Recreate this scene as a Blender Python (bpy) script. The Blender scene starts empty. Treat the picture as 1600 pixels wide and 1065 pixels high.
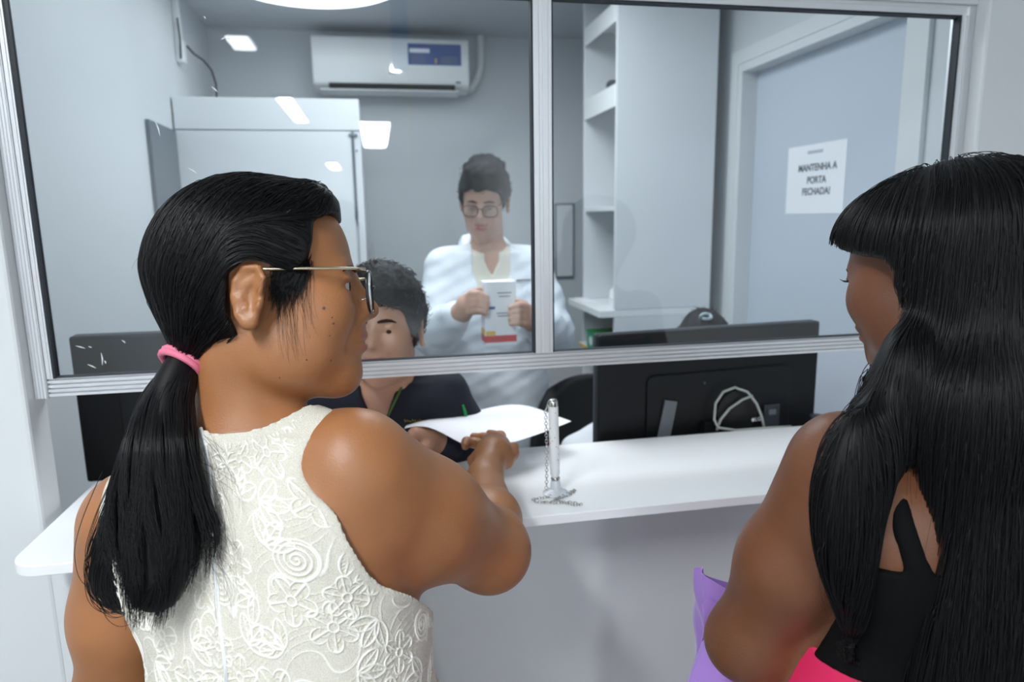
import bpy, bmesh, math, random
import numpy as np
from mathutils import Vector, Matrix

# ------------------------------------------------------------------ camera, world, exposure
scene = bpy.context.scene
COL = scene.collection
random.seed(7)
rng = np.random.default_rng(7)

FPX = 1080.0
YAW, PITCH, ROLL = math.radians(10.87), math.radians(10.2), math.radians(0.89)
CAM = np.array([0.0, 0.0, 1.6])


def camera_axes():
    cy, sy, cp, sp = math.cos(YAW), math.sin(YAW), math.cos(PITCH), math.sin(PITCH)
    fwd = np.array([sy * cp, cy * cp, -sp])
    r0 = np.array([cy, -sy, 0.0])
    d0 = np.cross(fwd, r0)
    cr, sr = math.cos(ROLL), math.sin(ROLL)
    return cr * r0 + sr * d0, -sr * r0 + cr * d0, fwd


RT, DN, FW = camera_axes()


def W(x, y, z):
    """a point of the place, measured off the photograph: pixel x, y and distance z along the view"""
    return CAM + RT * ((x - 800) / FPX * z) + DN * ((y - 532.5) / FPX * z) + FW * z


cam_data = bpy.data.cameras.new('camera')
cam_data.sensor_width = 36.0
cam_data.lens = FPX / 1600 * 36.0
cam_data.clip_start = 0.05
cam_data.dof.use_dof = True
cam_data.dof.focus_distance = 0.86
cam_data.dof.aperture_fstop = 4.5
cam = bpy.data.objects.new('camera', cam_data)
COL.objects.link(cam)
cam.matrix_world = Matrix((
    (RT[0], -DN[0], -FW[0], CAM[0]),
    (RT[1], -DN[1], -FW[1], CAM[1]),
    (RT[2], -DN[2], -FW[2], CAM[2]),
    (0, 0, 0, 1)))
scene.camera = cam

world = bpy.data.worlds.new('world')
scene.world = world
world.use_nodes = True
world.node_tree.nodes['Background'].inputs[0].default_value = (0.75, 0.85, 1.0, 1)
world.node_tree.nodes['Background'].inputs[1].default_value = 0.15

scene.view_settings.view_transform = 'Standard'
scene.view_settings.look = 'None'
scene.view_settings.gamma = 1.0
scene.view_settings.use_curve_mapping = False
scene.view_settings.exposure = 0.45
scene.cycles.use_denoising = True
scene.cycles.max_bounces = 8
scene.cycles.transparent_max_bounces = 24
scene.cycles.sample_clamp_indirect = 6.0

ROOM_LAMP = 2.6


def area_lamp(name, loc, size, power, colour=(0.93, 0.97, 1.0), rot=(0, 0, 0), size_y=None):
    l = bpy.data.lights.new(name, 'AREA')
    l.shape = 'RECTANGLE'
    l.size = size
    l.size_y = size_y or size
    l.energy = power
    l.color = colour
    o = bpy.data.objects.new(name, l)
    o.location = loc
    o.rotation_euler = rot
    COL.objects.link(o)
    return o


# light of the hall ceiling fixtures (their housings are built further down)
area_lamp('hall_lamp_light', (-0.75, -0.35, 2.62), 0.2, 26, size_y=1.1)
area_lamp('hall_lamp_light', (0.20, -2.62, 2.645), 0.07, 14, size_y=0.2)
area_lamp('hall_lamp_light', (0.05, -6.85, 2.62), 0.3, 60, size_y=2.4)
area_lamp('room_fill_light', (0.25, 2.1, 2.46), 0.8, 14)  # added fill light for the office, no fixture hangs at this spot


# ------------------------------------------------------------------ materials
def lin(h):
    h = h.lstrip('#')
    c = [int(h[i:i + 2], 16) / 255 for i in (0, 2, 4)]
    return tuple(v / 12.92 if v <= 0.04045 else ((v + 0.055) / 1.055) ** 2.4 for v in c) + (1.0,)


def mat(name, colour, rough=0.5, metal=0.0, spec=0.5, bump=None, noise=None, coat=0.0, sheen=0.0, sss=0.0):
    """principled material; bump = (scale, strength), noise = (scale, amount) of slight colour mottling"""
    m = bpy.data.materials.new(name)
    m.use_nodes = True
    nt = m.node_tree
    b = nt.nodes['Principled BSDF']
    c = lin(colour) if isinstance(colour, str) else colour
    b.inputs['Base Color'].default_value = c
    b.inputs['Roughness'].default_value = rough
    b.inputs['Metallic'].default_value = metal
    b.inputs['Specular IOR Level'].default_value = spec
    b.inputs['Coat Weight'].default_value = coat
    b.inputs['Sheen Weight'].default_value = sheen
    if sss:
        b.inputs['Subsurface Weight'].default_value = sss
        b.inputs['Subsurface Radius'].default_value = (0.012, 0.005, 0.003)
        b.inputs['Subsurface Scale'].default_value = 1.0
    tc = nt.nodes.new('ShaderNodeTexCoord')
    if noise:
        n = nt.nodes.new('ShaderNodeTexNoise')
        n.inputs['Scale'].default_value = noise[0]
        n.inputs['Detail'].default_value = 5
        r = nt.nodes.new('ShaderNodeValToRGB')
        a = noise[1]
        r.color_ramp.elements[0].position = 0.3
        r.color_ramp.elements[1].position = 0.7
        r.color_ramp.elements[0].color = tuple(v * (1 - a) for v in c[:3]) + (1,)
        r.color_ramp.elements[1].color = tuple(min(1, v * (1 + a)) for v in c[:3]) + (1,)
        nt.links.new(tc.outputs['Object'], n.inputs['Vector'])
        nt.links.new(n.outputs['Fac'], r.inputs['Fac'])
        nt.links.new(r.outputs['Color'], b.inputs['Base Color'])
    if bump:
        n = nt.nodes.new('ShaderNodeTexNoise')
        n.inputs['Scale'].default_value = bump[0]
        n.inputs['Detail'].default_value = 4
        bp = nt.nodes.new('ShaderNodeBump')
        bp.inputs['Strength'].default_value = bump[1]
        bp.inputs['Distance'].default_value = 0.002
        nt.links.new(tc.outputs['Object'], n.inputs['Vector'])
        nt.links.new(n.outputs['Fac'], bp.inputs['Height'])
        nt.links.new(bp.outputs['Normal'], b.inputs['Normal'])
    return m


def emit(name, colour, strength):
    m = bpy.data.materials.new(name)
    m.use_nodes = True
    nt = m.node_tree
    nt.nodes.remove(nt.nodes['Principled BSDF'])
    e = nt.nodes.new('ShaderNodeEmission')
    e.inputs[0].default_value = colour
    e.inputs[1].default_value = strength
    nt.links.new(e.outputs[0], nt.nodes['Material Output'].inputs[0])
    return m


def pane_glass(name, rough=0.0, gain=2.0):
    """thin sheet: clear, mirrors by Fresnel on its outward faces"""
    m = bpy.data.materials.new(name)
    m.use_nodes = True
    nt = m.node_tree
    nt.nodes.remove(nt.nodes['Principled BSDF'])
    t = nt.nodes.new('ShaderNodeBsdfTransparent')
    t.inputs[0].default_value = (0.93, 0.96, 0.97, 1)
    g = nt.nodes.new('ShaderNodeBsdfGlossy')
    g.inputs['Roughness'].default_value = rough
    f = nt.nodes.new('ShaderNodeFresnel')
    f.inputs['IOR'].default_value = 1.52
    geo = nt.nodes.new('ShaderNodeNewGeometry')
    inv = nt.nodes.new('ShaderNodeMath'); inv.operation = 'SUBTRACT'
    inv.inputs[0].default_value = 1.0
    mul = nt.nodes.new('ShaderNodeMath'); mul.operation = 'MULTIPLY'
    mul2 = nt.nodes.new('ShaderNodeMath'); mul2.operation = 'MULTIPLY'
    mul2.inputs[1].default_value = gain
    mul2.use_clamp = True
    mix = nt.nodes.new('ShaderNodeMixShader')
    L = nt.links.new
    L(geo.outputs['Backfacing'], inv.inputs[1])
    L(f.outputs[0], mul.inputs[0]); L(inv.outputs[0], mul.inputs[1])
    L(mul.outputs[0], mul2.inputs[0]); L(mul2.outputs[0], mix.inputs[0])
    L(t.outputs[0], mix.inputs[1]); L(g.outputs[0], mix.inputs[2])
    L(mix.outputs[0], nt.nodes['Material Output'].inputs[0])
    return m


M = {}
M['wall'] = mat('white_partition_paint', '#d8dcde', 0.55, bump=(300, 0.05))
M['room_wall'] = mat('pale_grey_room_paint', '#cdd2d6', 0.6)
M['wall_below'] = mat('grey_partition_panel', '#cbcecd', 0.5)
M['ceiling'] = mat('ceiling_paint', '#c4c9cf', 0.7)
M['floor'] = mat('grey_vinyl', '#8e9194', 0.5, noise=(6, 0.06))
M['counter'] = mat('white_laminate', '#f4f6f8', 0.28)
M['alu'] = mat('satin_aluminium', '#e4e6e9', 0.36, metal=0.55)
M['seal'] = mat('black_rubber', '#20262e', 0.6)
M['glass'] = pane_glass('window_glass', 0.01)
M['white'] = mat('white_melamine', '#dfe3e7', 0.4)
M['white_bright'] = mat('white_shelf_edge', '#eef1f2', 0.45)
M['door'] = mat('pale_blue_door', '#c3ccd8', 0.5)
M['black'] = mat('black_plastic', '#0b0e11', 0.45, spec=.3)
M['black_soft'] = mat('black_vinyl', '#0d0f11', 0.5, bump=(200, 0.1))
M['darkgrey'] = mat('dark_grey_plastic', '#3a4048', 0.4)
M['midgrey'] = mat('grey_plastic', '#6d7378', 0.45)
M['paper'] = mat('paper', '#f3f5fa', 0.7)
M['ink'] = mat('grey_ink', '#5c626b', 0.8)
M['chrome'] = mat('chrome', '#c9c9c6', 0.18, metal=1.0)
M['clear'] = pane_glass('clear_plastic', 0.05, 3.0)
M['offwhite'] = mat('offwhite_plastic', '#e9ecee', 0.35)
M['blue'] = mat('blue_print', '#2f4f92', 0.5)
M['red'] = mat('red_print', '#c8242e', 0.5)
M['yellow'] = mat('yellow_print', '#e5b83a', 0.5)
M['green'] = mat('green_card', '#0f9a78', 0.5)
M['dark_green'] = mat('green_cloth', '#0a8f4a', 0.7)
M['cable'] = mat('pale_cable', '#b8bcb6', 0.45)
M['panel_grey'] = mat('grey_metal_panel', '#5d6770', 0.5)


# ------------------------------------------------------------------ mesh helpers
def link(o, parent=None):
    COL.objects.link(o)
    if parent is not None:
        o.parent = parent
        o.matrix_parent_inverse = parent.matrix_basis.inverted()
    return o


def tag(o, label=None, cat=None, group=None, kind=None):
    if label: o['label'] = label
    if cat: o['category'] = cat
    if group: o['group'] = group
    if kind: o['kind'] = kind
    return o


def empty(name, loc, label=None, cat=None, group=None, kind=None):
    o = bpy.data.objects.new(name, None)
    o.empty_display_size = 0.05
    o.location = tuple(float(v) for v in loc)
    COL.objects.link(o)
    return tag(o, label, cat, group, kind)


class MB:
    """collects shapes into one mesh"""
    def __init__(s):
        s.v, s.f, s.m = [], [], []

    def add(s, vs, fs, mi=0):
        n = len(s.v)
        s.v += [tuple(float(c) for c in p) for p in vs]
        s.f += [tuple(i + n for i in f) for f in fs]
        s.m += [mi] * len(fs)
        return s

    def box(s, x0, x1, y0, y1, z0, z1, mi=0):
        vs = [(x0, y0, z0), (x1, y0, z0), (x1, y1, z0), (x0, y1, z0), (x0, y0, z1), (x1, y0, z1), (x1, y1, z1), (x0, y1, z1)]
        return s.add(vs, [(0, 3, 2, 1), (4, 5, 6, 7), (0, 1, 5, 4), (1, 2, 6, 5), (2, 3, 7, 6), (3, 0, 4, 7)], mi)

    def obox(s, c, ax, h, mi=0):
        """box with centre c, three axes ax and half sizes h"""
        c = np.array(c, float); ax = np.array(ax, float)
        vs = [c + ax[0] * h[0] * i + ax[1] * h[1] * j + ax[2] * h[2] * k for k in (-1, 1) for j in (-1, 1) for i in (-1, 1)]
        return s.add(vs, [(0, 2, 3, 1), (4, 5, 7, 6), (0, 1, 5, 4), (1, 3, 7, 5), (3, 2, 6, 7), (2, 0, 4, 6)], mi)

    def tube(s, pts, r, n=8, closed=False, mi=0):
        P = np.array(pts, float)
        k = len(P)
        R = np.full(k, r, float) if np.isscalar(r) else np.array(r, float)
        T = np.zeros_like(P)
        for i in range(k):
            a, b = (P[(i - 1) % k], P[(i + 1) % k]) if closed else (P[max(i - 1, 0)], P[min(i + 1, k - 1)])
            T[i] = (b - a) / (np.linalg.norm(b - a) + 1e-12)
        up = np.array([0, 0, 1.0]) if abs(T[0][2]) < 0.9 else np.array([1.0, 0, 0])
        u = np.cross(T[0], up); u /= np.linalg.norm(u)
        vs = []
        for i in range(k):
            u = u - T[i] * (u @ T[i]); u /= np.linalg.norm(u)
            w = np.cross(T[i], u)
            for j in range(n):
                a = 2 * math.pi * j / n
                vs.append(P[i] + R[i] * (math.cos(a) * u + math.sin(a) * w))
        fs = []
        for i in range(k if closed else k - 1):
            for j in range(n):
                a, b = i * n + j, i * n + (j + 1) % n
                c, d = ((i + 1) % k) * n + (j + 1) % n, ((i + 1) % k) * n + j
                fs.append((a, b, c, d))
        if not closed:
            fs.append(tuple(range(n - 1, -1, -1)))
            fs.append(tuple((k - 1) * n + j for j in range(n)))
        return s.add(vs, fs, mi)

    def lathe(s, c, prof, n=24, mi=0, axis=None):
        """prof = [(radius, height)] turned about the vertical (or given axis) through c"""
        c = np.array(c, float)
        A = np.array(axis if axis is not None else (0, 0, 1), float); A /= np.linalg.norm(A)
        u = np.cross(A, (0.3, 1, 0.1)); u /= np.linalg.norm(u); w = np.cross(A, u)
        vs = []
        for r, h in prof:
            for j in range(n):
                a = 2 * math.pi * j / n
                vs.append(c + A * h + (u * math.cos(a) + w * math.sin(a)) * max(r, 1e-5))
        fs = [(i * n + j, i * n + (j + 1) % n, (i + 1) * n + (j + 1) % n, (i + 1) * n + j) for i in range(len(prof) - 1) for j in range(n)]
        fs.append(tuple(range(n - 1, -1, -1)))
        fs.append(tuple((len(prof) - 1) * n + j for j in range(n)))
        return s.add(vs, fs, mi)

    def prism(s, poly, ext, o=(0, 0, 0), ax=((1, 0, 0), (0, 1, 0), (0, 0, 1)), mi=0):
        """polygon in the plane of ax[0], ax[1], pushed from 0 to ext along ax[2]"""
        o = np.array(o, float); ax = np.array(ax, float)
        n = len(poly)
        vs = [o + ax[0] * p[0] + ax[1] * p[1] + ax[2] * h for h in (0, ext) for p in poly]
        fs = [tuple(range(n - 1, -1, -1)), tuple(range(n, 2 * n))]
        fs += [(i, (i + 1) % n, n + (i + 1) % n, n + i) for i in range(n)]
        return s.add(vs, fs, mi)

    def grid(s, G, mi=0, thick=None):
        """sheet from an array of points (rows x cols x 3), with thickness if given"""
        G = np.array(G, float)
        a, b = G.shape[:2]
        if thick is None:
            return s.add(G.reshape(-1, 3), [(i * b + j, i * b + j + 1, (i + 1) * b + j + 1, (i + 1) * b + j) for i in range(a - 1) for j in range(b - 1)], mi)
        du = np.gradient(G, axis=0); dv = np.gradient(G, axis=1)
        N = np.cross(du, dv); N /= np.linalg.norm(N, axis=2, keepdims=True) + 1e-12
        T, B = G + N * thick / 2, G - N * thick / 2
        n = a * b
        vs = np.concatenate([T.reshape(-1, 3), B.reshape(-1, 3)])
        fs = []
        for i in range(a - 1):
            for j in range(b - 1):
                q = (i * b + j, i * b + j + 1, (i + 1) * b + j + 1, (i + 1) * b + j)
                fs.append(q[::-1]); fs.append(tuple(n + k for k in q))
        rim = [j for j in range(b)] + [i * b + b - 1 for i in range(1, a)] + [(a - 1) * b + j for j in range(b - 2, -1, -1)] + [i * b for i in range(a - 2, 0, -1)]
        for i in range(len(rim)):
            p, q = rim[i], rim[(i + 1) % len(rim)]
            fs.append((p, q, n + q, n + p))
        return s.add(vs, fs, mi)

    def build(s, name, mats, parent=None, smooth=None, bevel=0.0, segs=2):
        me = bpy.data.meshes.new(name)
        me.from_pydata(s.v, [], s.f)
        bm = bmesh.new(); bm.from_mesh(me)
        bmesh.ops.recalc_face_normals(bm, faces=bm.faces)
        bm.to_mesh(me); bm.free()
        for mm in (mats if isinstance(mats, (list, tuple)) else [mats]):
            me.materials.append(mm)
        me.polygons.foreach_set('material_index', s.m)
        o = bpy.data.objects.new(name, me)
        link(o, parent)
        if bevel:
            b = o.modifiers.new('bevel', 'BEVEL')
            b.width = bevel; b.segments = segs; b.limit_method = 'ANGLE'; b.angle_limit = math.radians(40)
            b.harden_normals = False
        if smooth is not None:
            me.polygons.foreach_set('use_smooth', [True] * len(me.polygons))
            if smooth < 180:
                me.set_sharp_from_angle(angle=math.radians(smooth))
        return o


def rounded(x0, x1, y0, y1, r, n=6, corners=(1, 1, 1, 1)):
    """rounded rectangle outline, counter-clockwise from the lower left"""
    out = []
    for (cx, cy, a0, k) in ((x0, y0, 180, 0), (x1, y0, 270, 1), (x1, y1, 0, 2), (x0, y1, 90, 3)):
        if not corners[k]:
            out.append((cx, cy)); continue
        ox, oy = cx + (r if cx == x0 else -r), cy + (r if cy == y0 else -r)
        for i in range(n + 1):
            a = math.radians(a0 + 90 * i / n)
            out.append((ox + r * math.cos(a), oy + r * math.sin(a)))
    return out


def text(name, body, loc, ax, size, m, parent, align='CENTER', depth=0.0003, bold=0.0):
    c = bpy.data.curves.new(name, 'FONT')
    c.body = body
    c.size = size
    c.align_x = align
    c.align_y = 'CENTER'
    c.extrude = depth
    c.materials.append(m)
    o = bpy.data.objects.new(name, c)
    ax = np.array(ax, float)
    o.matrix_world = Matrix(((ax[0][0], ax[1][0], ax[2][0], loc[0]), (ax[0][1], ax[1][1], ax[2][1], loc[1]), (ax[0][2], ax[1][2], ax[2][2], loc[2]), (0, 0, 0, 1)))
    c.offset = bold
    mw = o.matrix_world.copy()
    COL.objects.link(o)
    bpy.context.view_layer.update()
    me = bpy.data.meshes.new_from_object(o.evaluated_get(bpy.context.evaluated_depsgraph_get()))
    bpy.data.objects.remove(o)
    bpy.data.curves.remove(c)
    me.transform(mw)
    o = bpy.data.objects.new(name, me)
    return link(o, parent)
# ------------------------------------------------------------------ the setting
WY0, WY1 = 1.255, 1.33          # faces of the thin partition
OX0, OX1, OZ0, OZ1 = -0.588, 1.214, 1.072, 2.07   # its opening
FY = 1.29                       # outer face of the aluminium
XL, XR, YB, ZC = -0.72, 1.35, 3.6, 2.48
HX0, HX1, HY, HZ = -2.2, 1.75, -13.5, 2.7


def struct(name, mb, m, parent=None, **k):
    return tag(mb.build(name, m, parent, **k), kind='structure')


w = MB()
w.box(HX0, OX0, WY0, WY1, 0, HZ)
w.box(OX1, HX1, WY0, WY1, 0, HZ)
w.box(OX0, OX1, WY0, WY1, OZ1, HZ)
struct('wall_partition', w, M['wall'], bevel=0.006)
struct('wall_partition_lower', MB().box(OX0, OX1, WY0, WY1, 0, 1.071), M['wall'])
struct('wall_back', MB().box(-1.0, 1.6, YB, YB + 0.1, 0, HZ), M['room_wall'])
lw = MB().prism([(-0.95, WY1), (XL + 0.025, WY1), (XL + 0.025, 2.36), (XL, 2.40), (XL, YB), (-0.95, YB)], HZ)
struct('wall_left', lw, M['room_wall'])
DY0, DY1, DZ = 1.60, 2.47, 2.135      # door opening in the right wall
rw = MB()
rw.box(XR, XR + 0.12, WY1, DY0, 0, HZ)
rw.box(XR, XR + 0.12, DY1, YB, 0, HZ)
rw.box(XR, XR + 0.12, DY0, DY1, DZ, HZ)
struct('wall_right', rw, M['room_wall'])
d = struct('door_1', MB().box(XR + 0.05, XR + 0.09, DY0 + 0.03, DY1 - 0.03, 0.005, DZ - 0.03), M['door'], bevel=0.002)
fr = MB()
fr.box(XR - 0.012, XR + 0.12, DY0, DY0 + 0.03, 0, DZ)
fr.box(XR - 0.012, XR + 0.12, DY1 - 0.03, DY1, 0, DZ)
fr.box(XR - 0.012, XR + 0.12, DY0 + .03, DY1 - .03, DZ - 0.03, DZ)
fr.box(XR - 0.014, XR, DY0 - 0.05, DY0, 0, DZ + 0.05)
fr.box(XR - 0.014, XR, DY1, DY1 + 0.05, 0, DZ + 0.05)
fr.box(XR - 0.014, XR, DY0, DY1, DZ, DZ + 0.05)
struct('door_frame', fr, M['wall'], d, bevel=0.002)
struct('ceiling', MB().box(-1.0, 1.6, WY1, YB + 0.1, ZC, ZC + 0.06), M['ceiling'])
struct('ceiling_hall', MB().box(HX0, HX1, HY, WY1, HZ, HZ + 0.1), M['wall'])
struct('floor', MB().box(HX0, HX1, HY, YB + 0.1, -0.1, 0), M['floor'])
struct('wall_hall_left', MB().box(HX0 - 0.1, HX0, HY, WY1, 0, HZ), M['wall'])
struct('wall_hall_right', MB().box(HX1, HX1 + 0.1, HY, WY1, 0, HZ), M['wall'])
struct('wall_hall_end', MB().box(HX0 - 0.1, HX1 + 0.1, HY - 0.1, HY, 0, HZ), M['wall'])
# raised flat trim around the opening on the hall side
# ---- aluminium window
win = empty('window_1', (0.3, FY, OZ0), kind='structure')


def ridged(w0, w1, n, depth=0.0025, back=0.03):
    """cross-section of an extruded profile: ridged front from w0 to w1"""
    pts = [(w0, back), (w0, 0)]
    step = (w1 - w0) / n
    for i in range(n):
        a = w0 + i * step
        pts += [(a + step * 0.06, 0), (a + step * 0.58, 0), (a + step * 0.66, depth), (a + step * 0.94, depth)]
    pts += [(w1, 0), (w1, back)]
    return pts


def vbar(mb, x0, x1, z0, z1, y, n, depth=0.0025, back=0.03):
    mb.prism([(p[0], p[1]) for p in ridged(x0, x1, n, depth, back)], z1 - z0, (0, y, z0))


def hbar(mb, z0, z1, x0, x1, y, n, depth=0.0025, back=0.03):
    mb.prism([(p[0], p[1]) for p in ridged(z0, z1, n, depth, back)], x1 - x0, (x0, y, 0), ((0, 0, 1), (0, 1, 0), (1, 0, 0)))


f = MB()
vbar(f, OX0 + 0.0005, -0.568, 1.304, OZ1 - 0.001, FY - 0.004, 4, back=0.042)
vbar(f, 1.199, OX1 - 0.0005, 1.304, OZ1 - 0.001, FY - 0.004, 4, back=0.042)
hbar(f, 2.006, OZ1 - 0.001, OX0 + 0.001, OX1 - 0.001, FY - 0.008, 4, back=0.045)
tag(f.build('window_frame', M['alu'], win), kind='structure')
ZB0, ZB1, ZT = 1.306, 1.337, 1.987


def sash(x0, x1, left_w, right_w, y):
    s = MB()
    hbar(s, ZB0, ZB1, x0, x1, y, 4, 0.007)
    hbar(s, ZT, 2.0055, x0, x1, y, 1, 0.001)
    vbar(s, x0, x0 + left_w, ZB1, ZT, y, 6 if left_w > .02 else 1, 0.002)
    vbar(s, x1 - right_w, x1, ZB1, ZT, y, 6 if right_w > .02 else 1, 0.002)
    o = tag(s.build('window_sash', M['alu'], win), kind='structure')
    a, b = x0 + left_w, x1 - right_w
    k = MB()
    t = 0.0035
    k.box(a, a + t, y + .002, y + .02, ZB1, ZT); k.box(b - t, b, y + .002, y + .02, ZB1, ZT)
    k.box(a + t, b - t, y + .006, y + .02, ZB1, ZB1 + .002); k.box(a + t, b - t, y + .002, y + .02, ZT - t, ZT)
    tag(k.build('window_seal', M['seal'], o), kind='structure')
    g = MB().box(a + t, b - t, y + .012, y + .016, ZB1 + .002, ZT - t)
    tag(g.build('window_pane', M['glass'], o), kind='structure')
    return o, (a, b)


sash(-0.5675, 0.3120, 0.0095, 0.0170, FY)
sash(0.3122, 1.1988, 0.0168, 0.0118, FY)
# scratches on the left sheet of glass are cut into it (fine white nicks)
nick = MB()
for (x0, y0, x1, y1) in ((118, 540, 133, 544), (138, 541, 143, 543), (158, 551, 160, 570), (163, 563, 165, 568), (137, 569, 150, 575), (190, 531, 196, 536), (243, 190, 250, 212), (345, 62, 352, 58), (352, 59, 362, 61), (330, 135, 340, 144), (293, 262, 308, 271), (318, 25, 321, 30)):
    def onpane(px, py):
        v = W(px, py, 1.0) - CAM
        return CAM + v * ((FY + .0118) / v[1])
    nick.tube([onpane(x0, y0), onpane((x0 + x1) / 2 + 1, (y0 + y1) / 2), onpane(x1, y1)], [.0003, .0012, .0003], 5)
tag(nick.build('window_scratch', M['offwhite'], win), kind='structure')

# ------------------------------------------------------------------ counter
ct = MB()
CY0, CY1 = 1.093, 1.452
poly = rounded(-0.576, 1.30, CY0, CY1, 0.045, 8, (1, 0, 0, 0))
ct.prism(poly, 0.018, (0, 0, 1.072))
co = ct.build('service_counter', M['counter'], smooth=30, bevel=0.0015)
tag(co, 'white laminate counter shelf running under the reception window', 'counter')

# ------------------------------------------------------------------ ceiling fixtures
def tube_fixture(x, y, ln, w, z, label, strength, name='ceiling_light', grp=None):
    e = empty(name, (x, y, z), label, 'ceiling light', grp)
    h = MB().box(x - w / 2 - .02, x + w / 2 + .02, y - ln / 2 - .02, y + ln / 2 + .02, z - .03, z)
    h.build('housing', M['offwhite'], e, bevel=.004)
    MB().box(x - w / 2, x + w / 2, y - ln / 2, y + ln / 2, z - .045, z - .0305).build('diffuser', emit('lit_diffuser', (.93, .97, 1, 1), strength), e, bevel=.004)
    return e


tube_fixture(-0.745, -4.85, 1.5, .13, HZ, 'ceiling tube light in the hall, mirrored as the slanted streak on the cabinet', 40)
tube_fixture(-0.75, -2.09, .3, .13, HZ, 'short ceiling light in the hall, mirrored as the faint spot left of the cooler', 12)
tube_fixture(0.05, -6.85, 2.4, .33, HZ, 'wide ceiling light in the hall, mirrored as the square glare under the cooler', 40)
tube_fixture(0.20, -2.62, .2, .07, HZ, 'small ceiling light in the hall, mirrored as the spot on the cooler', 20)
tube_fixture(-0.78, -12.4, 1.6, .2, HZ, 'farthest hall ceiling light, mirrored low on the white cabinet', 40)
tube_fixture(-0.75, -0.35, 1.1, .2, HZ, 'hall ceiling light above and behind the woman in cream lace', 12)
pl = empty('ceiling_light', (-0.19, 2.75, ZC), 'large round glowing ceiling lamp inside the office above the air conditioner', 'ceiling light')
MB().lathe((-0.19, 2.75, ZC - .03), [(.355, 0), (.37, .005), (.37, .0295)], 72).build('housing', M['offwhite'], pl, smooth=40)
MB().lathe((-0.19, 2.75, ZC - .052), [(.0, 0), (.27, .002), (.32, .008), (.35, .0215)], 72).build('diffuser', emit('office_lamp_glow', (.95, .98, 1, 1), ROOM_LAMP), pl, smooth=60)

hbn = empty('hanging_banner', (.163, -1.1, HZ), 'blue banner with a yellow ribbon hanging in the hall, mirrored in the left window pane', 'banner')
MB().box(.120, .207, -1.108, -1.1, 2.33, HZ - .002).build('cloth', mat('sky_blue_cloth', '#3f9be0', .7), hbn, bevel=.002)
MB().box(.196, .204, -1.106, -1.102, 1.80, 2.3295).build('ribbon', mat('yellow_ribbon', '#f2d01c', .6), hbn)
# ------------------------------------------------------------------ office furniture
X3, Y3, Z3 = (1, 0, 0), (0, 1, 0), (0, 0, 1)
# tall white cabinet at the back left
cb = empty('cabinet', (-0.37, 2.85, 0), 'tall white cabinet standing below and left of the air conditioner', 'cabinet')
CX0, CX1, CYF, CZ = -0.715, -0.040, 2.85, 2.055
MB().box(CX0, CX1, CYF + .02, CYF + .5, 0, CZ).build('body', M['white'], cb, bevel=.003)
MB().box(CX0 + .001, CX1 - .001, CYF, CYF + .0195, 1.938, CZ - .001).build('header_panel', M['white'], cb, bevel=.002)
MB().box(CX0 + .001, CX1 - .036, CYF, CYF + .0195, .08, 1.934).build('door', M['white'], cb, bevel=.002)
MB().box(CX1 - .026, CX1 - .001, CYF + .003, CYF + .0195, .08, 1.934).build('side_stile', M['white'], cb, bevel=.001)
hg = MB().box(CX1 - .036, CX1 - .026, CYF - .004, CYF + .014, 1.60, 1.934)
hg.box(CX1 - .046, CX1 - .012, CYF - .006, CYF + .0015, 1.915, 1.925)
hg.lathe((CX1 - .018, CYF + .001, 1.862), [(.004, 0), (.004, .003)], 10, axis=(0, -1, 0))
hg.build('hinge', M['panel_grey'], cb)
# dark panel on the left wall
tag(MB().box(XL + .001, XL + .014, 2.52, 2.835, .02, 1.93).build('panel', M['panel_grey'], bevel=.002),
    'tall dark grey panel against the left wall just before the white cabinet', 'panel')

# ---- shelf unit (upper) on a base unit, end panels towards the window
SX0, SX1, SY0, SY1 = 0.890, 1.285, 2.525, 2.95
su = empty('shelf_unit', (1.09, 2.73, 1.238), 'tall white open shelf unit standing on the low base unit beside the door', 'shelf')
def slab(name, x0, x1, y0, y1, z0, z1, par, m='white', bv=.0015): return MB().box(x0, x1, y0, y1, z0, z1).build(name, M[m], par, bevel=bv)
slab('end_panel', SX0, SX1, SY0, SY0 + .018, 1.238, ZC - .003, su)
slab('end_panel', SX0, SX1, SY1 - .018, SY1, 1.238, ZC - .003, su)
slab('back_panel', SX1 - .012, SX1, SY0 + .0185, SY1 - .0185, 1.24, ZC - .004, su)
for z0, z1, lip in ((2.29, 2.36, 1), (1.995, 2.075, 1), (1.615, 1.632, 0)):
    s = slab('shelf', SX0 + .005, SX1 - .0125, SY0 + .0185, SY1 - .0185, z1 - .016 if lip else z0, z1, su, 'white_bright')
    if lip:
        slab('shelf_lip', SX0 - .001, SX0 + .0045, SY0 + .0185, SY1 - .0185, z0, z1, s, 'white_bright', .001)
bu = empty('base_unit', (1.09, 2.73, 0), 'low white base unit under the tall shelf unit, behind the right monitor', 'cabinet')
slab('end_panel', SX0, SX1, SY0, SY0 + .018, 0, 1.2095, bu)
slab('end_panel', SX0, SX1, SY1 - .018, SY1, 0, 1.2095, bu)
slab('back_panel', SX1 - .012, SX1, SY0 + .0185, SY1 - .0185, .02, 1.209, bu)
slab('worktop', SX0 - .06, SX1, SY0, SY1 + .02, 1.21, 1.237, bu, 'white_bright')
for z in (1.045, .86, .62):
    s = slab('shelf', SX0 - .02, SX1 - .0125, SY0 + .0185, SY1 - .0185, z - .016, z, bu, 'white_bright')
    MB().box(SX0 - .022, SX0 - .0205, SY0 + .02, SY1 - .02, z - .014, z - .001).build('shelf_edging', M['yellow'], s)
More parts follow.
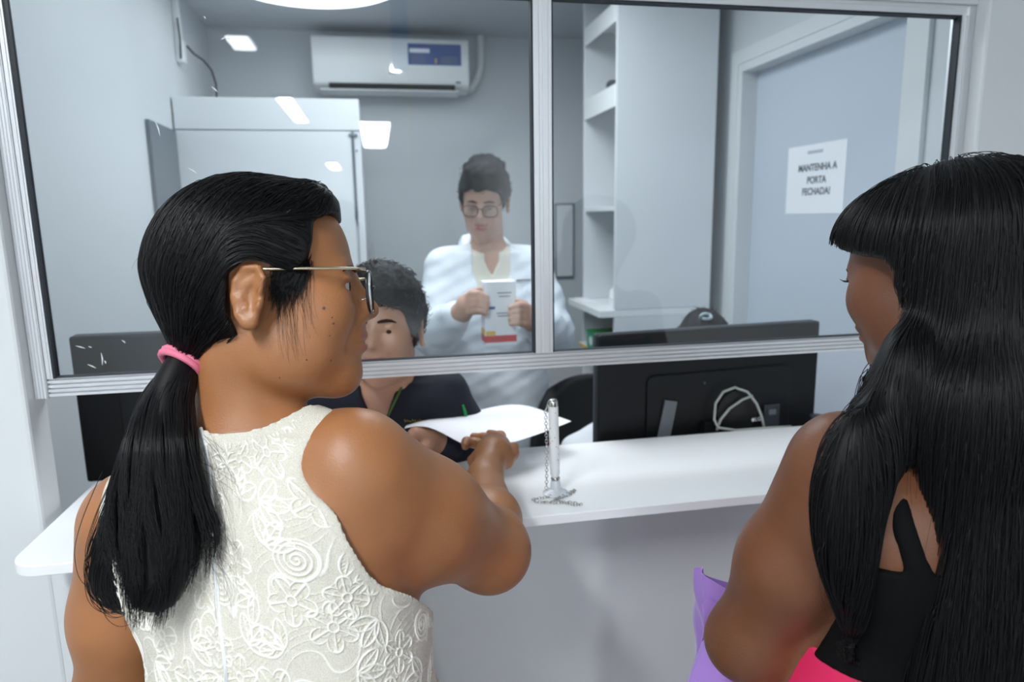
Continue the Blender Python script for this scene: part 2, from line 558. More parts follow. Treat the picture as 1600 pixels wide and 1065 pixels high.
# things on the shelves
for i, (y, r) in enumerate(((2.60, .022), (2.70, .026))):
    bw = MB().lathe((SX0 + .045, y, 2.0755), [(r * .7, 0), (r, .01), (r, .03), (r * .6, .04), (0, .042)], 20)
    tag(bw.build('jar', M['darkgrey'], smooth=40), ['small dark jar on the upper shelf, the one nearer the end panel', 'slightly wider dark jar on the upper shelf, the one farther from the end panel'][i], 'jar')
def carton(name, c, size, body, label, cat, lidm=None, slot=False, yaw=0):
    ca, sa = math.cos(yaw), math.sin(yaw)
    ax = ((ca, sa, 0), (-sa, ca, 0), Z3)
    e = empty(name, c, label, cat)
    MB().obox((c[0], c[1], c[2] + size[2] / 2), ax, (size[0] / 2, size[1] / 2, size[2] / 2)).build('body', M[body], e, bevel=.002)
    if slot:
        o = np.array(c) - np.array(ax[0]) * (size[0] / 2 + .0006) + np.array(Z3) * size[2] * .5
        MB().lathe(o, [(size[2] * .28, 0), (size[2] * .28, .0012)], 20, axis=-np.array(ax[0])).build('opening', M['paper'], e)
    if lidm:
        MB().obox((c[0], c[1], c[2] + size[2] + .003), ax, (size[0] / 2 + .002, size[1] / 2 + .002, .0027)).build('lid', M[lidm], e)
    return e
carton('box', (SX0 + .05, 2.605, 1.0455), (.15, .1, .075), 'green', 'green carton on the base unit shelf, nearer the end panel', 'box', None, True)
carton('box', (SX0 + .05, 2.745, 1.0455), (.15, .12, .07), 'green', 'longer green carton behind the first one on the base unit shelf', 'box', 'dark_green', True)
carton('box', (SX0 + .06, 2.62, .8605), (.14, .12, .06), 'paper', 'white carton low on the base unit, beside the right monitor edge', 'box', 'yellow')
# white folded packets on the worktop
pk = MB()
for i in range(3):
    pk.add(*[(lambda g: (g.v, g.f))(MB().prism(rounded(-.05, .05, -.035, .035, .012), .014, (SX0 + .065, 2.60, 1.2375 + i * .0142)))][0])
tag(pk.build('cloth_stack', M['paper'], smooth=40, bevel=.004), 'small stack of white folded cloths on the shelf unit worktop', 'cloth')
cn = MB().lathe((SX0 + .06, 2.68, 1.2375), [(.028, 0), (.03, .02), (.026, .06), (.012, .075), (.012, .09), (0, .091)], 20)
tag(cn.build('bottle', M['offwhite'], smooth=50), 'white plastic bottle on the worktop behind the folded cloths', 'bottle')
tag(MB().box(SX0 - .05, SX0 + .01, 2.79, 2.93, 1.2375, 1.2435).build('paper_pad', M['paper'], bevel=.001), 'flat white paper pad at the far end of the worktop', 'paper')

# ---- notice board on the back wall
nb = empty('notice_board', (.985, YB, 1.47), 'grey framed board on the back wall beside the window post', 'board')
MB().box(.93, 1.035, YB - .012, YB - .0006, 1.27, 1.665).build('frame', M['midgrey'], nb, bevel=.002)
MB().box(.938, 1.027, YB - .0145, YB - .0125, 1.282, 1.655).build('board', M['white'], nb)
# ---- cable duct and cables high on the left wall
dk = empty('cable_duct', (XL + .03, 3.02, 2.3), 'white cable duct running up the left wall above the cabinet', 'duct')
MB().box(XL + .001, XL + .022, 3.0, 3.03, 2.29, ZC - .002).build('trunking', M['offwhite'], dk, bevel=.002)
MB().box(XL + .0005, XL + .028, 2.99, 3.045, 2.205, 2.289).build('junction_box', M['offwhite'], dk, bevel=.004)
cbl = MB().tube([(XL + .02, 2.985, 2.36), (XL + .025, 2.978, 2.28), (XL + .02, 2.985, 2.215)], .0035, 8)
cbl.tube([(XL + .03, 3.05, 2.275), (XL + .05, 3.07, 2.25), (XL + .075, 3.10, 2.235), (XL + .1, 3.12, 2.20), (XL + .11, 3.13, 2.15), (XL + .108, 3.13, 2.08), (XL + .105, 3.13, 2.057)], .004, 8)
tag(cbl.build('cable', M['black'], smooth=180), 'black cable drooping from the duct box down to the white cabinet', 'cable')

# ---- split air conditioner
AX0, AX1, AZ0, AZ1, AD = -0.247, 0.470, 2.19, 2.425, .19
ac = empty('air_conditioner', ((AX0 + AX1) / 2, YB, AZ0), 'white split air conditioner high on the office back wall', 'air conditioner')
prof = [(YB - .001, AZ1), (YB - AD + .03, AZ1), (YB - AD + .008, AZ1 - .008), (YB - AD, AZ1 - .03), (YB - AD, AZ0 + .05), (YB - AD + .012, AZ0 + .022), (YB - AD + .05, AZ0 + .004), (YB - .06, AZ0), (YB - .001, AZ0 + .01)]
MB().prism([(p[0], p[1]) for p in prof], AX1 - AX0, (AX0, 0, 0), (Y3, Z3, X3)).build('body', M['offwhite'], ac, smooth=35, bevel=.006, segs=3)
vt = MB().obox(((AX0 + AX1) / 2, YB - AD + .022, AZ0 + .013), (X3, (0, .86, -.5), (0, .5, .86)), (.29, .02, .0035))
vt.build('outlet', M['black'], ac)
MB().obox(((AX0 + AX1) / 2 - .01, YB - AD + .045, AZ0 - .008), (X3, (0, .97, -.25), (0, .25, .97)), (.32, .03, .003)).build('flap', M['offwhite'], ac, bevel=.001)
yy = YB - AD - .0005
def acq(px, py):
    v = W(px, py, 1.0) - CAM
    q = CAM + v * (yy / v[1])
    return q[0], q[2]
(lx0, lz0), (lx1, lz1) = acq(638, 101), acq(720, 70)
lb = MB().box(lx0, lx1, yy - .0008, yy, lz0, lz1).build('energy_label', M['blue'], ac)
MB().box(lx0 + .008, lx0 + .1, yy - .0012, yy - .0009, lz1 - .04, lz1 - .022).build('label_panel', M['paper'], lb)
for k in range(4):
    MB().box(lx0 + .012, lx0 + .085, yy - .0012, yy - .0009, lz0 + .008 + k * .011, lz0 + .011 + k * .011).build('label_line', M['midgrey'], lb)
    MB().box(lx0 + .15, lx0 + .23, yy - .0012, yy - .0009, lz0 + .008 + k * .009, lz0 + .012 + k * .009).build('label_line', M['midgrey'], lb)
MB().box(lx0 + .125, lx0 + .131, yy - .0012, yy - .0009, lz0 + .008, lz0 + .03).build('label_tick', M['yellow'], lb)
bx, bz = acq(716, 129)
MB().box(bx - .012, bx + .012, yy - .0012, yy - .0002, bz - .004, bz + .004).build('badge', M['midgrey'], ac)
bx, bz = acq(614, 114)
MB().box(bx - .016, bx + .016, yy - .0012, yy - .0002, bz - .003, bz + .003).build('badge', M['midgrey'], ac)
pp = MB().tube([(.553, YB - .03, ZC - .002), (.553, YB - .03, 2.42), (.548, YB - .03, 2.33), (.53, YB - .035, 2.27), (.50, YB - .045, 2.225), (.475, YB - .06, 2.21)], .018, 12)
tag(pp.build('drain_pipe', M['offwhite'], smooth=60), 'white wrapped pipe bending into the right side of the air conditioner', 'pipe')

# ---- paper sign on the door
sg = empty('paper_sign', (XR + .049, 2.0, 1.72), 'white paper sign with grey capitals taped to the pale blue door', 'sign')
dx = XR + .0495
def ondoor(px, py):
    v = W(px, py, 1.0) - CAM
    return CAM + v * (dx / v[0])
a, b, c, e = ondoor(1233, 231), ondoor(1325, 217), ondoor(1322, 333), ondoor(1233, 334)
sw_y0, sw_y1 = a[1], b[1]
sz1, sz0 = (a[2] + b[2]) / 2, (c[2] + e[2]) / 2
MB().box(dx - .001, dx, sw_y1, sw_y0, sz0, sz1).build('sheet', M['paper'], sg)
tax = ((0, -1, 0), (0, 0, 1), (-1, 0, 0))
cy = (sw_y0 + sw_y1) / 2
for body, px, py, size in (('MANTENHA A', 1277, 261, .031), ('PORTA', 1276, 281, .031), ('FECHADA!', 1275, 299, .031)):
    p = ondoor(px, py)
    text('lettering', body, (dx - .0015, p[1], p[2]), tax, size, M['ink'], sg, bold=.0008)
p = ondoor(1273, 237)
MB().box(dx - .0014, dx - .0011, p[1] - .045, p[1] + .035, p[2] - .005, p[2] + .005).build('header_mark', mat('faint_print', '#b9bdc6', .8), sg)

# ------------------------------------------------------------------ desk and monitors
for (dx0, dx1, lab) in ((-.68, -.19, 'narrow white desk under the left monitor behind the counter'), (.44, 1.30, 'wide white desk under the right monitor behind the counter')):
    dsk = empty('desk', ((dx0 + dx1) / 2, 1.62, 0), lab, 'desk')
    MB().box(dx0, dx1, 1.47, 1.78, .735, .76).build('desktop', M['white'], dsk, bevel=.002)
    for x in (dx0 + .01, dx1 - .035):
        MB().box(x, x + .025, 1.5, 1.75, 0, .7345).build('leg', M['white'], dsk)


def monitor(cx, cy, yaw, wd, ht, zb, label, zdesk=.7605):
    ca, sa = math.cos(yaw), math.sin(yaw)
    u, n = np.array((ca, sa, 0)), np.array((sa, -ca, 0))      # n points to the hall: the back of the screen
    ax = (u, n, np.array(Z3, float))
    c = np.array((cx, cy, zb + ht / 2))
    e = empty('computer_monitor', (cx, cy, zdesk), label, 'monitor')
    MB().obox(c - n * .012, ax, (wd / 2, .008, ht / 2)).build('bezel', M['darkgrey'], e, bevel=.003)
    MB().obox(c + n * .008, ax, (wd / 2, .0115, ht / 2)).build('back_shell', M['black'], e, bevel=.006, segs=3)
    MB().obox(c - n * .0205, ax, (wd / 2 - .012, .0003, ht / 2 - .012)).build('screen', M['black'], e)
    bp = MB().prism(rounded(-wd * .30, wd * .36, -ht * .42, ht * .20, .02, 6), .006, c + n * .0197, (u, Z3, n))
    bp.build('raised_panel', M['black'], e, smooth=30, bevel=.002)
    MB().obox(np.array((cx, cy, (zdesk + .02 + zb + .12) / 2)) + n * .03, ax, (.035, .012, (zb + .1 - zdesk) / 2)).build('stand_neck', M['black'], e, bevel=.003)
    MB().prism(rounded(-.12, .12, -.09, .09, .04), .014, np.array((cx, cy, zdesk)) + n * .02, (u, n, Z3)).build('stand_base', M['black'], e, smooth=40)
    return e, c, u, n


mr, mc, mu, mn = monitor(.785, 1.53, .09, .60, .345, .985, 'black monitor behind the counter, its back and looped pale cable to the hall')
def onmon(px, py, off=.0):
    v = W(px, py, 1.0) - CAM
    o = mc + mn * (.0265 + off)
    t = ((o - CAM) @ mn) / (v @ mn)
    return CAM + v * t
pa, pb = onmon(1046, 633), onmon(1036, 683)
zz = (pa - pb) / np.linalg.norm(pa - pb)
bar = MB().obox((pa + pb) / 2 + mn * .003, (np.cross(mn, zz), mn, zz), (.0165, .0025, .5 * np.linalg.norm(pa - pb) + .012))
bar.build('cable_clip', M['midgrey'], mr, bevel=.001)
MB().lathe(onmon(1150, 642), [(.058, 0), (.056, .008), (.03, .014), (0, .0145)], 32, axis=mn).build('mount_cover', M['black_soft'], mr, smooth=50)
MB().obox(onmon(1205, 648, .003), (mu, mn, Z3), (.022, .003, .028)).build('port_plate', M['darkgrey'], mr, bevel=.001)
MB().obox(onmon(1206, 643, .008), (mu, mn, Z3), (.010, .004, .007)).build('connector', M['midgrey'], mr, bevel=.001)
pl0 = onmon(1181, 655, .0165)
lg = MB().lathe(pl0 - mu * .008, [(.0045, 0), (.0045, .0006)], 20, axis=mn)
lo = lg.build('logo', M['paper'], mr)
text('logo_lettering', 'LG', pl0 + mu * .006, (mu, Z3, mn), .014, M['paper'], mr)
MB().lathe(onmon(1101, 598), [(.004, 0), (.003, .002)], 12, axis=mn).build('screw', M['darkgrey'], mr)
# pale cable looping behind the monitor
cp = [onmon(*p) for p in ((1236, 666, .03), (1200, 668, .035), (1150, 672, .035), (1122, 668, .03), (1116, 655, .022), (1118, 630, .018), (1130, 612, .018), (1148, 605, .02), (1168, 612, .024), (1182, 630, .028), (1190, 650, .03), (1194, 668, .03))]
cc = MB().tube(sum([[np.array(cp[i]) + (np.array(cp[i + 1]) - np.array(cp[i])) * t for t in (0, .5)] for i in range(len(cp) - 1)], []) + [cp[-1]], .0032, 8)
cp2 = [onmon(*p) for p in ((1176, 618, .027), (1160, 624, .022), (1140, 638, .02), (1126, 655, .02), (1120, 672, .022))]
cc.tube(cp2, .0032, 8)
tag(cc.build('monitor_cable', M['cable'], smooth=180), 'pale grey cable looped over the back of the right monitor', 'cable')
ml, _c, _u, _n = monitor(-.41, 1.535, -.02, .42, .31, 1.065, 'black monitor behind the left window pane, beside the ponytailed woman')

cu = empty('desk_cup', (1.08, 1.40, 1.0905), 'small black round pot at the far right end of the counter', 'cup')
cpx = W(1276, 664, 1.0) - CAM; cpx = CAM + cpx * ((1.0905 - 1.6) / cpx[2])
MB().lathe(cpx, [(.017, 0), (.02, .004), (.021, .018), (.017, .022)], 24).build('body', M['black'], cu, smooth=40)
MB().lathe(cpx + np.array((0, 0, .0221)), [(.0165, 0), (.0165, .003), (.01, .005)], 24).build('lid', M['darkgrey'], cu, smooth=40)


# ---- office chairs
def chair(cx, cy, yaw, seat_z, label, back_top):
    e = empty('office_chair', (cx, cy, 0), label, 'chair', None)
    ca, sa = math.cos(yaw), math.sin(yaw)
    f, s = np.array((ca, sa, 0)), np.array((-sa, ca, 0))       # f: the way a sitter faces
    o = np.array((cx, cy, 0.0))
    MB().prism(rounded(-.22, .22, -.22, .22, .09), .07, o + np.array((0, 0, seat_z - .07)), (f, s, Z3)).build('seat', M['black_soft'], e, smooth=40, bevel=.02, segs=3)
    G = []
    for i in range(11):
        t = i / 10
        z = seat_z + .12 + t * (back_top - seat_z - .12)
        hw = .215 * (1 - .55 * max(0, t - .55) ** 2 / .2025) ** .5 if t > .55 else .19 + .045 * t
        row = []
        for j in range(13):
            q = -1 + j / 6
            row.append(o - f * (.24 + .03 * t - .05 * q * q) + s * hw * q + np.array((0, 0, z - .035 * t * q * q)))
        G.append(row)
    bk = MB().grid(G, thick=.045).build('backrest', M['black_soft'], e, smooth=60, bevel=.012, segs=3)
    MB().tube([o + np.array((0, 0, seat_z - .05)) - f * .18, o - f * .27 + np.array((0, 0, seat_z - .03)), o - f * .285 + np.array((0, 0, seat_z + .2))], .018, 10).build('back_post', M['black'], e, smooth=60)
    MB().tube([o + np.array((0, 0, .09)), o + np.array((0, 0, seat_z - .075))], .025, 14).build('gas_lift', M['black'], e, smooth=60)
    for k in range(5):
        a = yaw + k * 2 * math.pi / 5
        dv = np.array((math.cos(a), math.sin(a), 0))
        lg = MB().tube([o + np.array((0, 0, .10)), o + dv * .27 + np.array((0, 0, .07))], [.022, .014], 10).build('leg', M['black'], e, smooth=60)
        MB().lathe(o + dv * .27 + np.array((0, 0, .03)) - np.array((-dv[1], dv[0], 0)) * .012, [(.03, 0), (.03, .024)], 16, axis=(-dv[1], dv[0], 0)).build('caster', M['black'], lg, smooth=40)
    return e


# ------------------------------------------------------------------ pen on its chained stand
ps = W(868, 770, 1.0) - CAM; ps = CAM + ps * ((1.0905 - 1.6) / ps[2])
pst = empty('pen_stand', ps, 'clear stand with a ball chain holding the white pen on the counter', 'pen stand')
MB().lathe(ps, [(.024, 0), (.024, .002), (.016, .006), (.010, .009), (.009, .022), (.0075, .026)], 28).build('base', mat('cloudy_plastic', '#cfd6dc', .15, spec=.7), pst, smooth=40)
MB().lathe(ps + np.array((0, 0, .0262)), [(.0085, 0), (.0085, .004), (.0078, .005)], 24).build('collar', M['chrome'], pst, smooth=40)
tip = W(864, 622, 1.0) - CAM; tip = CAM + tip * (ps[1] / tip[1])
pen = empty('pen', ps + np.array((0, 0, .028)), 'white patterned pen standing upright in the chained stand', 'pen')
axp = (tip - ps); Lp = np.linalg.norm(axp); axp = axp / Lp
p0 = ps + axp * .0315
MB().lathe(p0, [(.0055, 0), (.0088, .006), (.0092, .05), (.0092, Lp - .046)], 20, axis=axp).build('barrel', M['offwhite'], pen, smooth=40)
MB().lathe(p0 + axp * (Lp - .0458), [(.0094, 0), (.0094, .008), (.008, .011), (.005, .013), (0, .0135)], 20, axis=axp).build('cap', M['chrome'], pen, smooth=40)
sp = MB()
for i in range(34):
    a, h = random.uniform(0, 6.28), random.uniform(.02, Lp - .055)
    u_ = np.cross(axp, (0, 1, 0)); u_ /= np.linalg.norm(u_); v_ = np.cross(axp, u_)
    dn = u_ * math.cos(a) + v_ * math.sin(a)
    sp.lathe(p0 + axp * h + dn * .0089, [(.0011, 0), (.0008, .0005)], 6, axis=dn, mi=random.randint(0, 1))
sp.build('dotted_print', [M['red'], M['midgrey']], pen)
# chain of small oval links: one hanging run and a loose pile round the base
ch = MB()
def run(pts, n, slack=0.0):
    P = np.array(pts, float)
    seg = np.r_[0, np.cumsum(np.linalg.norm(np.diff(P, axis=0), axis=1))]
    for i in range(n):
        s0 = seg[-1] * (i + .5) / n
        q = np.array([np.interp(s0, seg, P[:, k]) for k in range(3)])
        q2 = np.array([np.interp(min(s0 + .002, seg[-1]), seg, P[:, k]) for k in range(3)])
        d = q2 - q; d = d / (np.linalg.norm(d) + 1e-9)
        up = np.array((0, 0, 1.0)) if abs(d[2]) < .9 else np.array((0, 1.0, 0))
        s_ = np.cross(d, up); s_ /= np.linalg.norm(s_); t_ = np.cross(s_, d)
        side = s_ if i % 2 else t_
        hl = seg[-1] / n * .62
        ch.tube([q + d * hl * math.cos(a) + side * .0027 * math.sin(a) for a in np.linspace(0, 2 * math.pi, 9)[:-1]], .0008, 5, closed=True)
off = np.array((-.0150, -.003, 0))
run([tip + off * .5 - axp * .006, tip + off - axp * .02, ps + off + axp * .08, ps + off * 1.15 + axp * .03, ps + off * 1.3 + np.array((0, -.004, .012))], 30)
def oncounter(px, py, z=1.0918):
    v = W(px, py, 1.0) - CAM
    return CAM + v * ((z - 1.6) / v[2])
run([oncounter(*p) for p in ((862, 775), (850, 777), (832, 780), (838, 784), (858, 785), (876, 778), (890, 773), (897, 768), (898, 765), (888, 770), (872, 778), (866, 780), (880, 784), (896, 785), (908, 788), (898, 789), (880, 785), (864, 786), (848, 783))], 62)
ch.build('chain', M['chrome'], pst, smooth=180)
# ------------------------------------------------------------------ soft bodies: distance fields turned into one skin
def nrm(v):
    v = np.array(v, float)
    return v / (np.linalg.norm(v) + 1e-12)


class Field:
    def __init__(s, xs, ys, zs):
        s.c = [np.asarray(a, np.float32) for a in (xs, ys, zs)]
        s.D = np.full([len(a) for a in s.c], 0.5, np.float32)

    def copy(s):
        f = Field(*s.c); f.D = s.D.copy(); return f

    def win(s, lo, hi):
        sl = tuple(slice(max(0, int(np.searchsorted(s.c[k], lo[k])) - 1), int(np.searchsorted(s.c[k], hi[k])) + 1) for k in range(3))
        g = [s.c[k][sl[k]].reshape([-1 if i == k else 1 for i in range(3)]) for k in range(3)]
        return sl, g

    def _mix(s, sl, d, k, mode):
        a = s.D[sl]
        if a.size == 0: return
        if mode == 'sub':
            d = -d
            h = np.maximum(k - np.abs(a - d), 0)
            s.D[sl] = np.maximum(a, d) + h * h / (4 * k)
        else:
            h = np.maximum(k - np.abs(a - d), 0)
            s.D[sl] = np.minimum(a, d) - h * h / (4 * k)

    def rc(s, a, b, ra, rb, k=.02, mode='add'):
        a, b = np.array(a, float), np.array(b, float)
        R = max(ra, rb) + k + .012
        sl, (X, Y, Z) = s.win(np.minimum(a, b) - R, np.maximum(a, b) + R)
        ba = b - a; L2 = ba @ ba + 1e-12
        h = np.clip(((X - a[0]) * ba[0] + (Y - a[1]) * ba[1] + (Z - a[2]) * ba[2]) / L2, 0, 1)
        d = np.sqrt((X - a[0] - h * ba[0]) ** 2 + (Y - a[1] - h * ba[1]) ** 2 + (Z - a[2] - h * ba[2]) ** 2) - (ra + h * (rb - ra))
        s._mix(sl, d.astype(np.float32), k, mode)
        return s

    def chain(s, pts, rs, k=.02, mode='add'):
        for i in range(len(pts) - 1):
            s.rc(pts[i], pts[i + 1], rs[i], rs[i + 1], k, mode)
        return s

    def ell(s, c, ax, r, k=.02, mode='add'):
        c, ax, r = np.array(c, float), np.array(ax, float), np.array(r, float)
        R = r.max() + k + .012
        sl, (X, Y, Z) = s.win(c - R, c + R)
        q = [((X - c[0]) * a[0] + (Y - c[1]) * a[1] + (Z - c[2]) * a[2]) for a in ax]
        k0 = np.sqrt(sum((q[i] / r[i]) ** 2 for i in range(3)))
        k1 = np.sqrt(sum((q[i] / r[i] ** 2) ** 2 for i in range(3))) + 1e-9
        s._mix(sl, (k0 * (k0 - 1) / k1).astype(np.float32), k, mode)
        return s

    def stack(s, rows, k=.03):
        """upright trunk: rows of (z, cx, cy, half width, half depth, yaw of the facing direction)"""
        R = np.array(sorted(rows), float)
        m = R[:, 3:5].max() + k + .02
        lo = (R[:, 1].min() - m, R[:, 2].min() - m, R[0, 0] - .02); hi = (R[:, 1].max() + m, R[:, 2].max() + m, R[-1, 0] + .02)
        sl, (X, Y, Z) = s.win(lo, hi)
        zz = Z.ravel()
        # smooth interpolation of the rows
        it = [np.interp(zz, R[:, 0], R[:, j]) for j in range(6)]
        ker = np.ones(9) / 9
        it = [np.convolve(np.pad(v, 4, mode='edge'), ker, 'valid') for v in it]
        cx, cy, a, b, yw = [v.reshape(1, 1, -1).astype(np.float32) for v in it[1:]]
        fx, fy = np.cos(yw), np.sin(yw)
        t = (X - cx) * fx + (Y - cy) * fy
        u = -(X - cx) * fy + (Y - cy) * fx
        k0 = ((np.abs(u) / a) ** 2.3 + (np.abs(t) / b) ** 2.3) ** (1 / 2.3)
        d = (k0 - 1) * np.minimum(a, b)
        d = np.maximum(d, np.maximum(Z - R[-1, 0], R[0, 0] - Z))
        s._mix(sl, d.astype(np.float32), k, 'add')
        return s

    def at(s, P):
        P = np.atleast_2d(np.asarray(P, float))
        idx, fr = [], []
        for k in range(3):
            c = s.c[k]
            i = np.clip(np.searchsorted(c, P[:, k]) - 1, 0, len(c) - 2)
            idx.append(i); fr.append(np.clip((P[:, k] - c[i]) / (c[i + 1] - c[i]), 0, 1))
        out = 0
        for a in (0, 1):
            for b in (0, 1):
                for e in (0, 1):
                    w_ = (fr[0] if a else 1 - fr[0]) * (fr[1] if b else 1 - fr[1]) * (fr[2] if e else 1 - fr[2])
                    out = out + w_ * s.D[idx[0] + a, idx[1] + b, idx[2] + e]
        return out

    def grad(s, P, e=.006):
        P = np.atleast_2d(np.asarray(P, float))
        g = np.stack([s.at(P + np.eye(3)[k] * e) - s.at(P - np.eye(3)[k] * e) for k in range(3)], 1)
        return g / (np.linalg.norm(g, axis=1, keepdims=True) + 1e-9)

    def hit(s, px, py, z0=.3, z1=1.6, lift=0.0):
        """where the sight line of a pixel first meets the surface"""
        d = W(px, py, 1.0) - CAM
        t = z0
        for _ in range(400):
            v = float(s.at(CAM + d * t)[0])
            if v < .0008: break
            t += min(max(v * .6, .0008), .01)
            if t > z1: break
        return CAM + d * (t - lift)


def nets(D, xs, ys, zs):
    """naive surface nets on a (possibly uneven) grid"""
    S = D < 0
    n = S[:-1, :-1, :-1].astype(np.int8)
    cnt = sum(S[i:S.shape[0] - 1 + i, j:S.shape[1] - 1 + j, k:S.shape[2] - 1 + k].astype(np.int8) for i in (0, 1) for j in (0, 1) for k in (0, 1))
    act = (cnt > 0) & (cnt < 8)
    I = np.argwhere(act)
    num = np.full(act.shape, -1, np.int32)
    num[act] = np.arange(len(I))
    acc = np.zeros((len(I), 3)); c = np.zeros(len(I))
    co = [(i, j, k) for i in (0, 1) for j in (0, 1) for k in (0, 1)]
    for a in co:
        for ax in range(3):
            if a[ax]: continue
            b = list(a); b[ax] = 1
            ia, ib = I + np.array(a), I + np.array(b)
            va, vb = D[ia[:, 0], ia[:, 1], ia[:, 2]], D[ib[:, 0], ib[:, 1], ib[:, 2]]
            m = (va < 0) != (vb < 0)
            t = np.where(m, va / np.where(m, va - vb, 1), 0)
            pa = np.stack([xs[ia[:, 0]], ys[ia[:, 1]], zs[ia[:, 2]]], 1)
            pb = np.stack([xs[ib[:, 0]], ys[ib[:, 1]], zs[ib[:, 2]]], 1)
            acc += np.where(m[:, None], pa + (pb - pa) * t[:, None], 0); c += m
    V = acc / c[:, None]
    Q = []
    for ax in range(3):
        o = [k for k in range(3) if k != ax]
        lo = [slice(None)] * 3; hi = [slice(None)] * 3
        lo[ax] = slice(0, -1); hi[ax] = slice(1, None)
        X = np.argwhere(S[tuple(lo)] != S[tuple(hi)])
        ok = np.all((X[:, o] > 0), axis=1) & (X[:, o[0]] < act.shape[o[0]]) & (X[:, o[1]] < act.shape[o[1]])
        X = X[ok]
        e0, e1 = np.eye(3, dtype=int)[o[0]], np.eye(3, dtype=int)[o[1]]
        q = [num[tuple((X - d).T)] for d in (0 * e0, e0, e0 + e1, e1)]
        q = np.stack(q, 1)
        inside = S[tuple(X.T)]
        flip = inside if ax != 1 else ~inside
        q[flip] = q[flip][:, ::-1]
        Q.append(q)
    Q = np.concatenate(Q)
    Q = Q[(Q >= 0).all(1)]
    a, b, c = V[Q[:, 0]], V[Q[:, 1]], V[Q[:, 2]]
    if (a * np.cross(b - V.mean(0), c - V.mean(0))).sum() < (V.mean(0) * np.cross(b - V.mean(0), c - V.mean(0))).sum():
        Q = Q[:, ::-1]
    return V, Q


def relax(V, Q, n=1, a=.5):
    for _ in range(n):
        S = np.zeros_like(V); c = np.zeros(len(V))
        for i in range(4):
            for j in (1, 3):
                np.add.at(S, Q[:, i], V[Q[:, (i + j) % 4]]); np.add.at(c, Q[:, i], 1)
        V = V + a * (S / np.maximum(c, 1)[:, None] - V)
    return V


def biggest(V, Q, keep=1):
    """drops stray crumbs: keeps the largest connected pieces"""
    lab = np.arange(len(V))
    while True:
        m = lab[Q].min(1)
        new = lab.copy()
        for i in range(4): np.minimum.at(new, Q[:, i], m)
        new = new[new]
        if (new == lab).all(): break
        lab = new
    u, c = np.unique(lab[Q[:, 0]], return_counts=True)
    good = u[np.argsort(-c)[:keep]]
    Q = Q[np.isin(lab[Q[:, 0]], good)]
    used = np.unique(Q)
    mp = np.zeros(len(V), int); mp[used] = np.arange(len(used))
    return V[used], mp[Q]


def np_mesh(name, V, Q, mats, parent=None, fm=None):
    me = bpy.data.meshes.new(name)
    me.vertices.add(len(V)); me.vertices.foreach_set('co', np.asarray(V, np.float32).ravel())
    me.loops.add(Q.size); me.loops.foreach_set('vertex_index', Q.astype(np.int32).ravel())
    me.polygons.add(len(Q)); me.polygons.foreach_set('loop_start', np.arange(0, Q.size, 4, dtype=np.int32))
    for m in (mats if isinstance(mats, (list, tuple)) else [mats]): me.materials.append(m)
    if fm is not None: me.polygons.foreach_set('material_index', np.asarray(fm, np.int32))
    me.polygons.foreach_set('use_smooth', np.ones(len(Q), bool))
    me.update(calc_edges=True); me.validate()
    o = bpy.data.objects.new(name, me)
    return link(o, parent)


def skin_of(F, name, mats, parent=None, smooth=1, keep=1, paint=None, D=None):
    V, Q = nets(F.D if D is None else D, *F.c)
    V = relax(V, Q, smooth)
    V, Q = biggest(V, Q, keep)
    fm = None
    if paint is not None:
        fm = paint(V[Q].mean(1))
    return np_mesh(name, V, Q, mats, parent, fm)


def strands(name, P, rad, m, parent, taper=.35):
    """P: list of (n,3) arrays; hair curves"""
    hc = bpy.data.hair_curves.new(name)
    hc.add_curves([len(p) for p in P])
    A = np.concatenate(P).astype(np.float32)
    hc.attributes['position'].data.foreach_set('vector', A.ravel())
    r = np.concatenate([rad * np.linspace(1, taper, len(p)) for p in P]).astype(np.float32)
    at = hc.attributes.get('radius') or hc.attributes.new('radius', 'FLOAT', 'POINT')
    at.data.foreach_set('value', r)
    hc.materials.append(m)
    o = bpy.data.objects.new(name, hc)
    return link(o, parent)


def axis_coords(lo, hi, step): return np.arange(lo, hi + step, step)


def zones(*z):
    """uneven coordinates: lo, step, hi, step, hi2 ..."""
    out = [z[0]]
    for st, hi in zip(z[1::2], z[2::2]):
        while out[-1] < hi - 1e-6: out.append(out[-1] + st)
    return np.array(out)


def smooth_poly_sd(poly, X, Y):
    """signed distance to a closed polygon in a plane (negative inside)"""
    P = np.array(poly, float)
    d = np.full(np.broadcast(X, Y).shape, 1e9); ins = np.zeros(d.shape, bool)
    for i in range(len(P)):
        a, b = P[i], P[(i + 1) % len(P)]
        e = b - a
        wx, wy = X - a[0], Y - a[1]
        t = np.clip((wx * e[0] + wy * e[1]) / (e @ e + 1e-12), 0, 1)
        d = np.minimum(d, (wx - e[0] * t) ** 2 + (wy - e[1] * t) ** 2)
        c = ((a[1] > Y) != (b[1] > Y))
        with np.errstate(divide='ignore', invalid='ignore'):
            xi = a[0] + (Y - a[1]) / (b[1] - a[1] + 1e-15) * e[0]
        ins ^= (c & (X < xi))
    d = np.sqrt(d)
    return np.where(ins, -d, d)


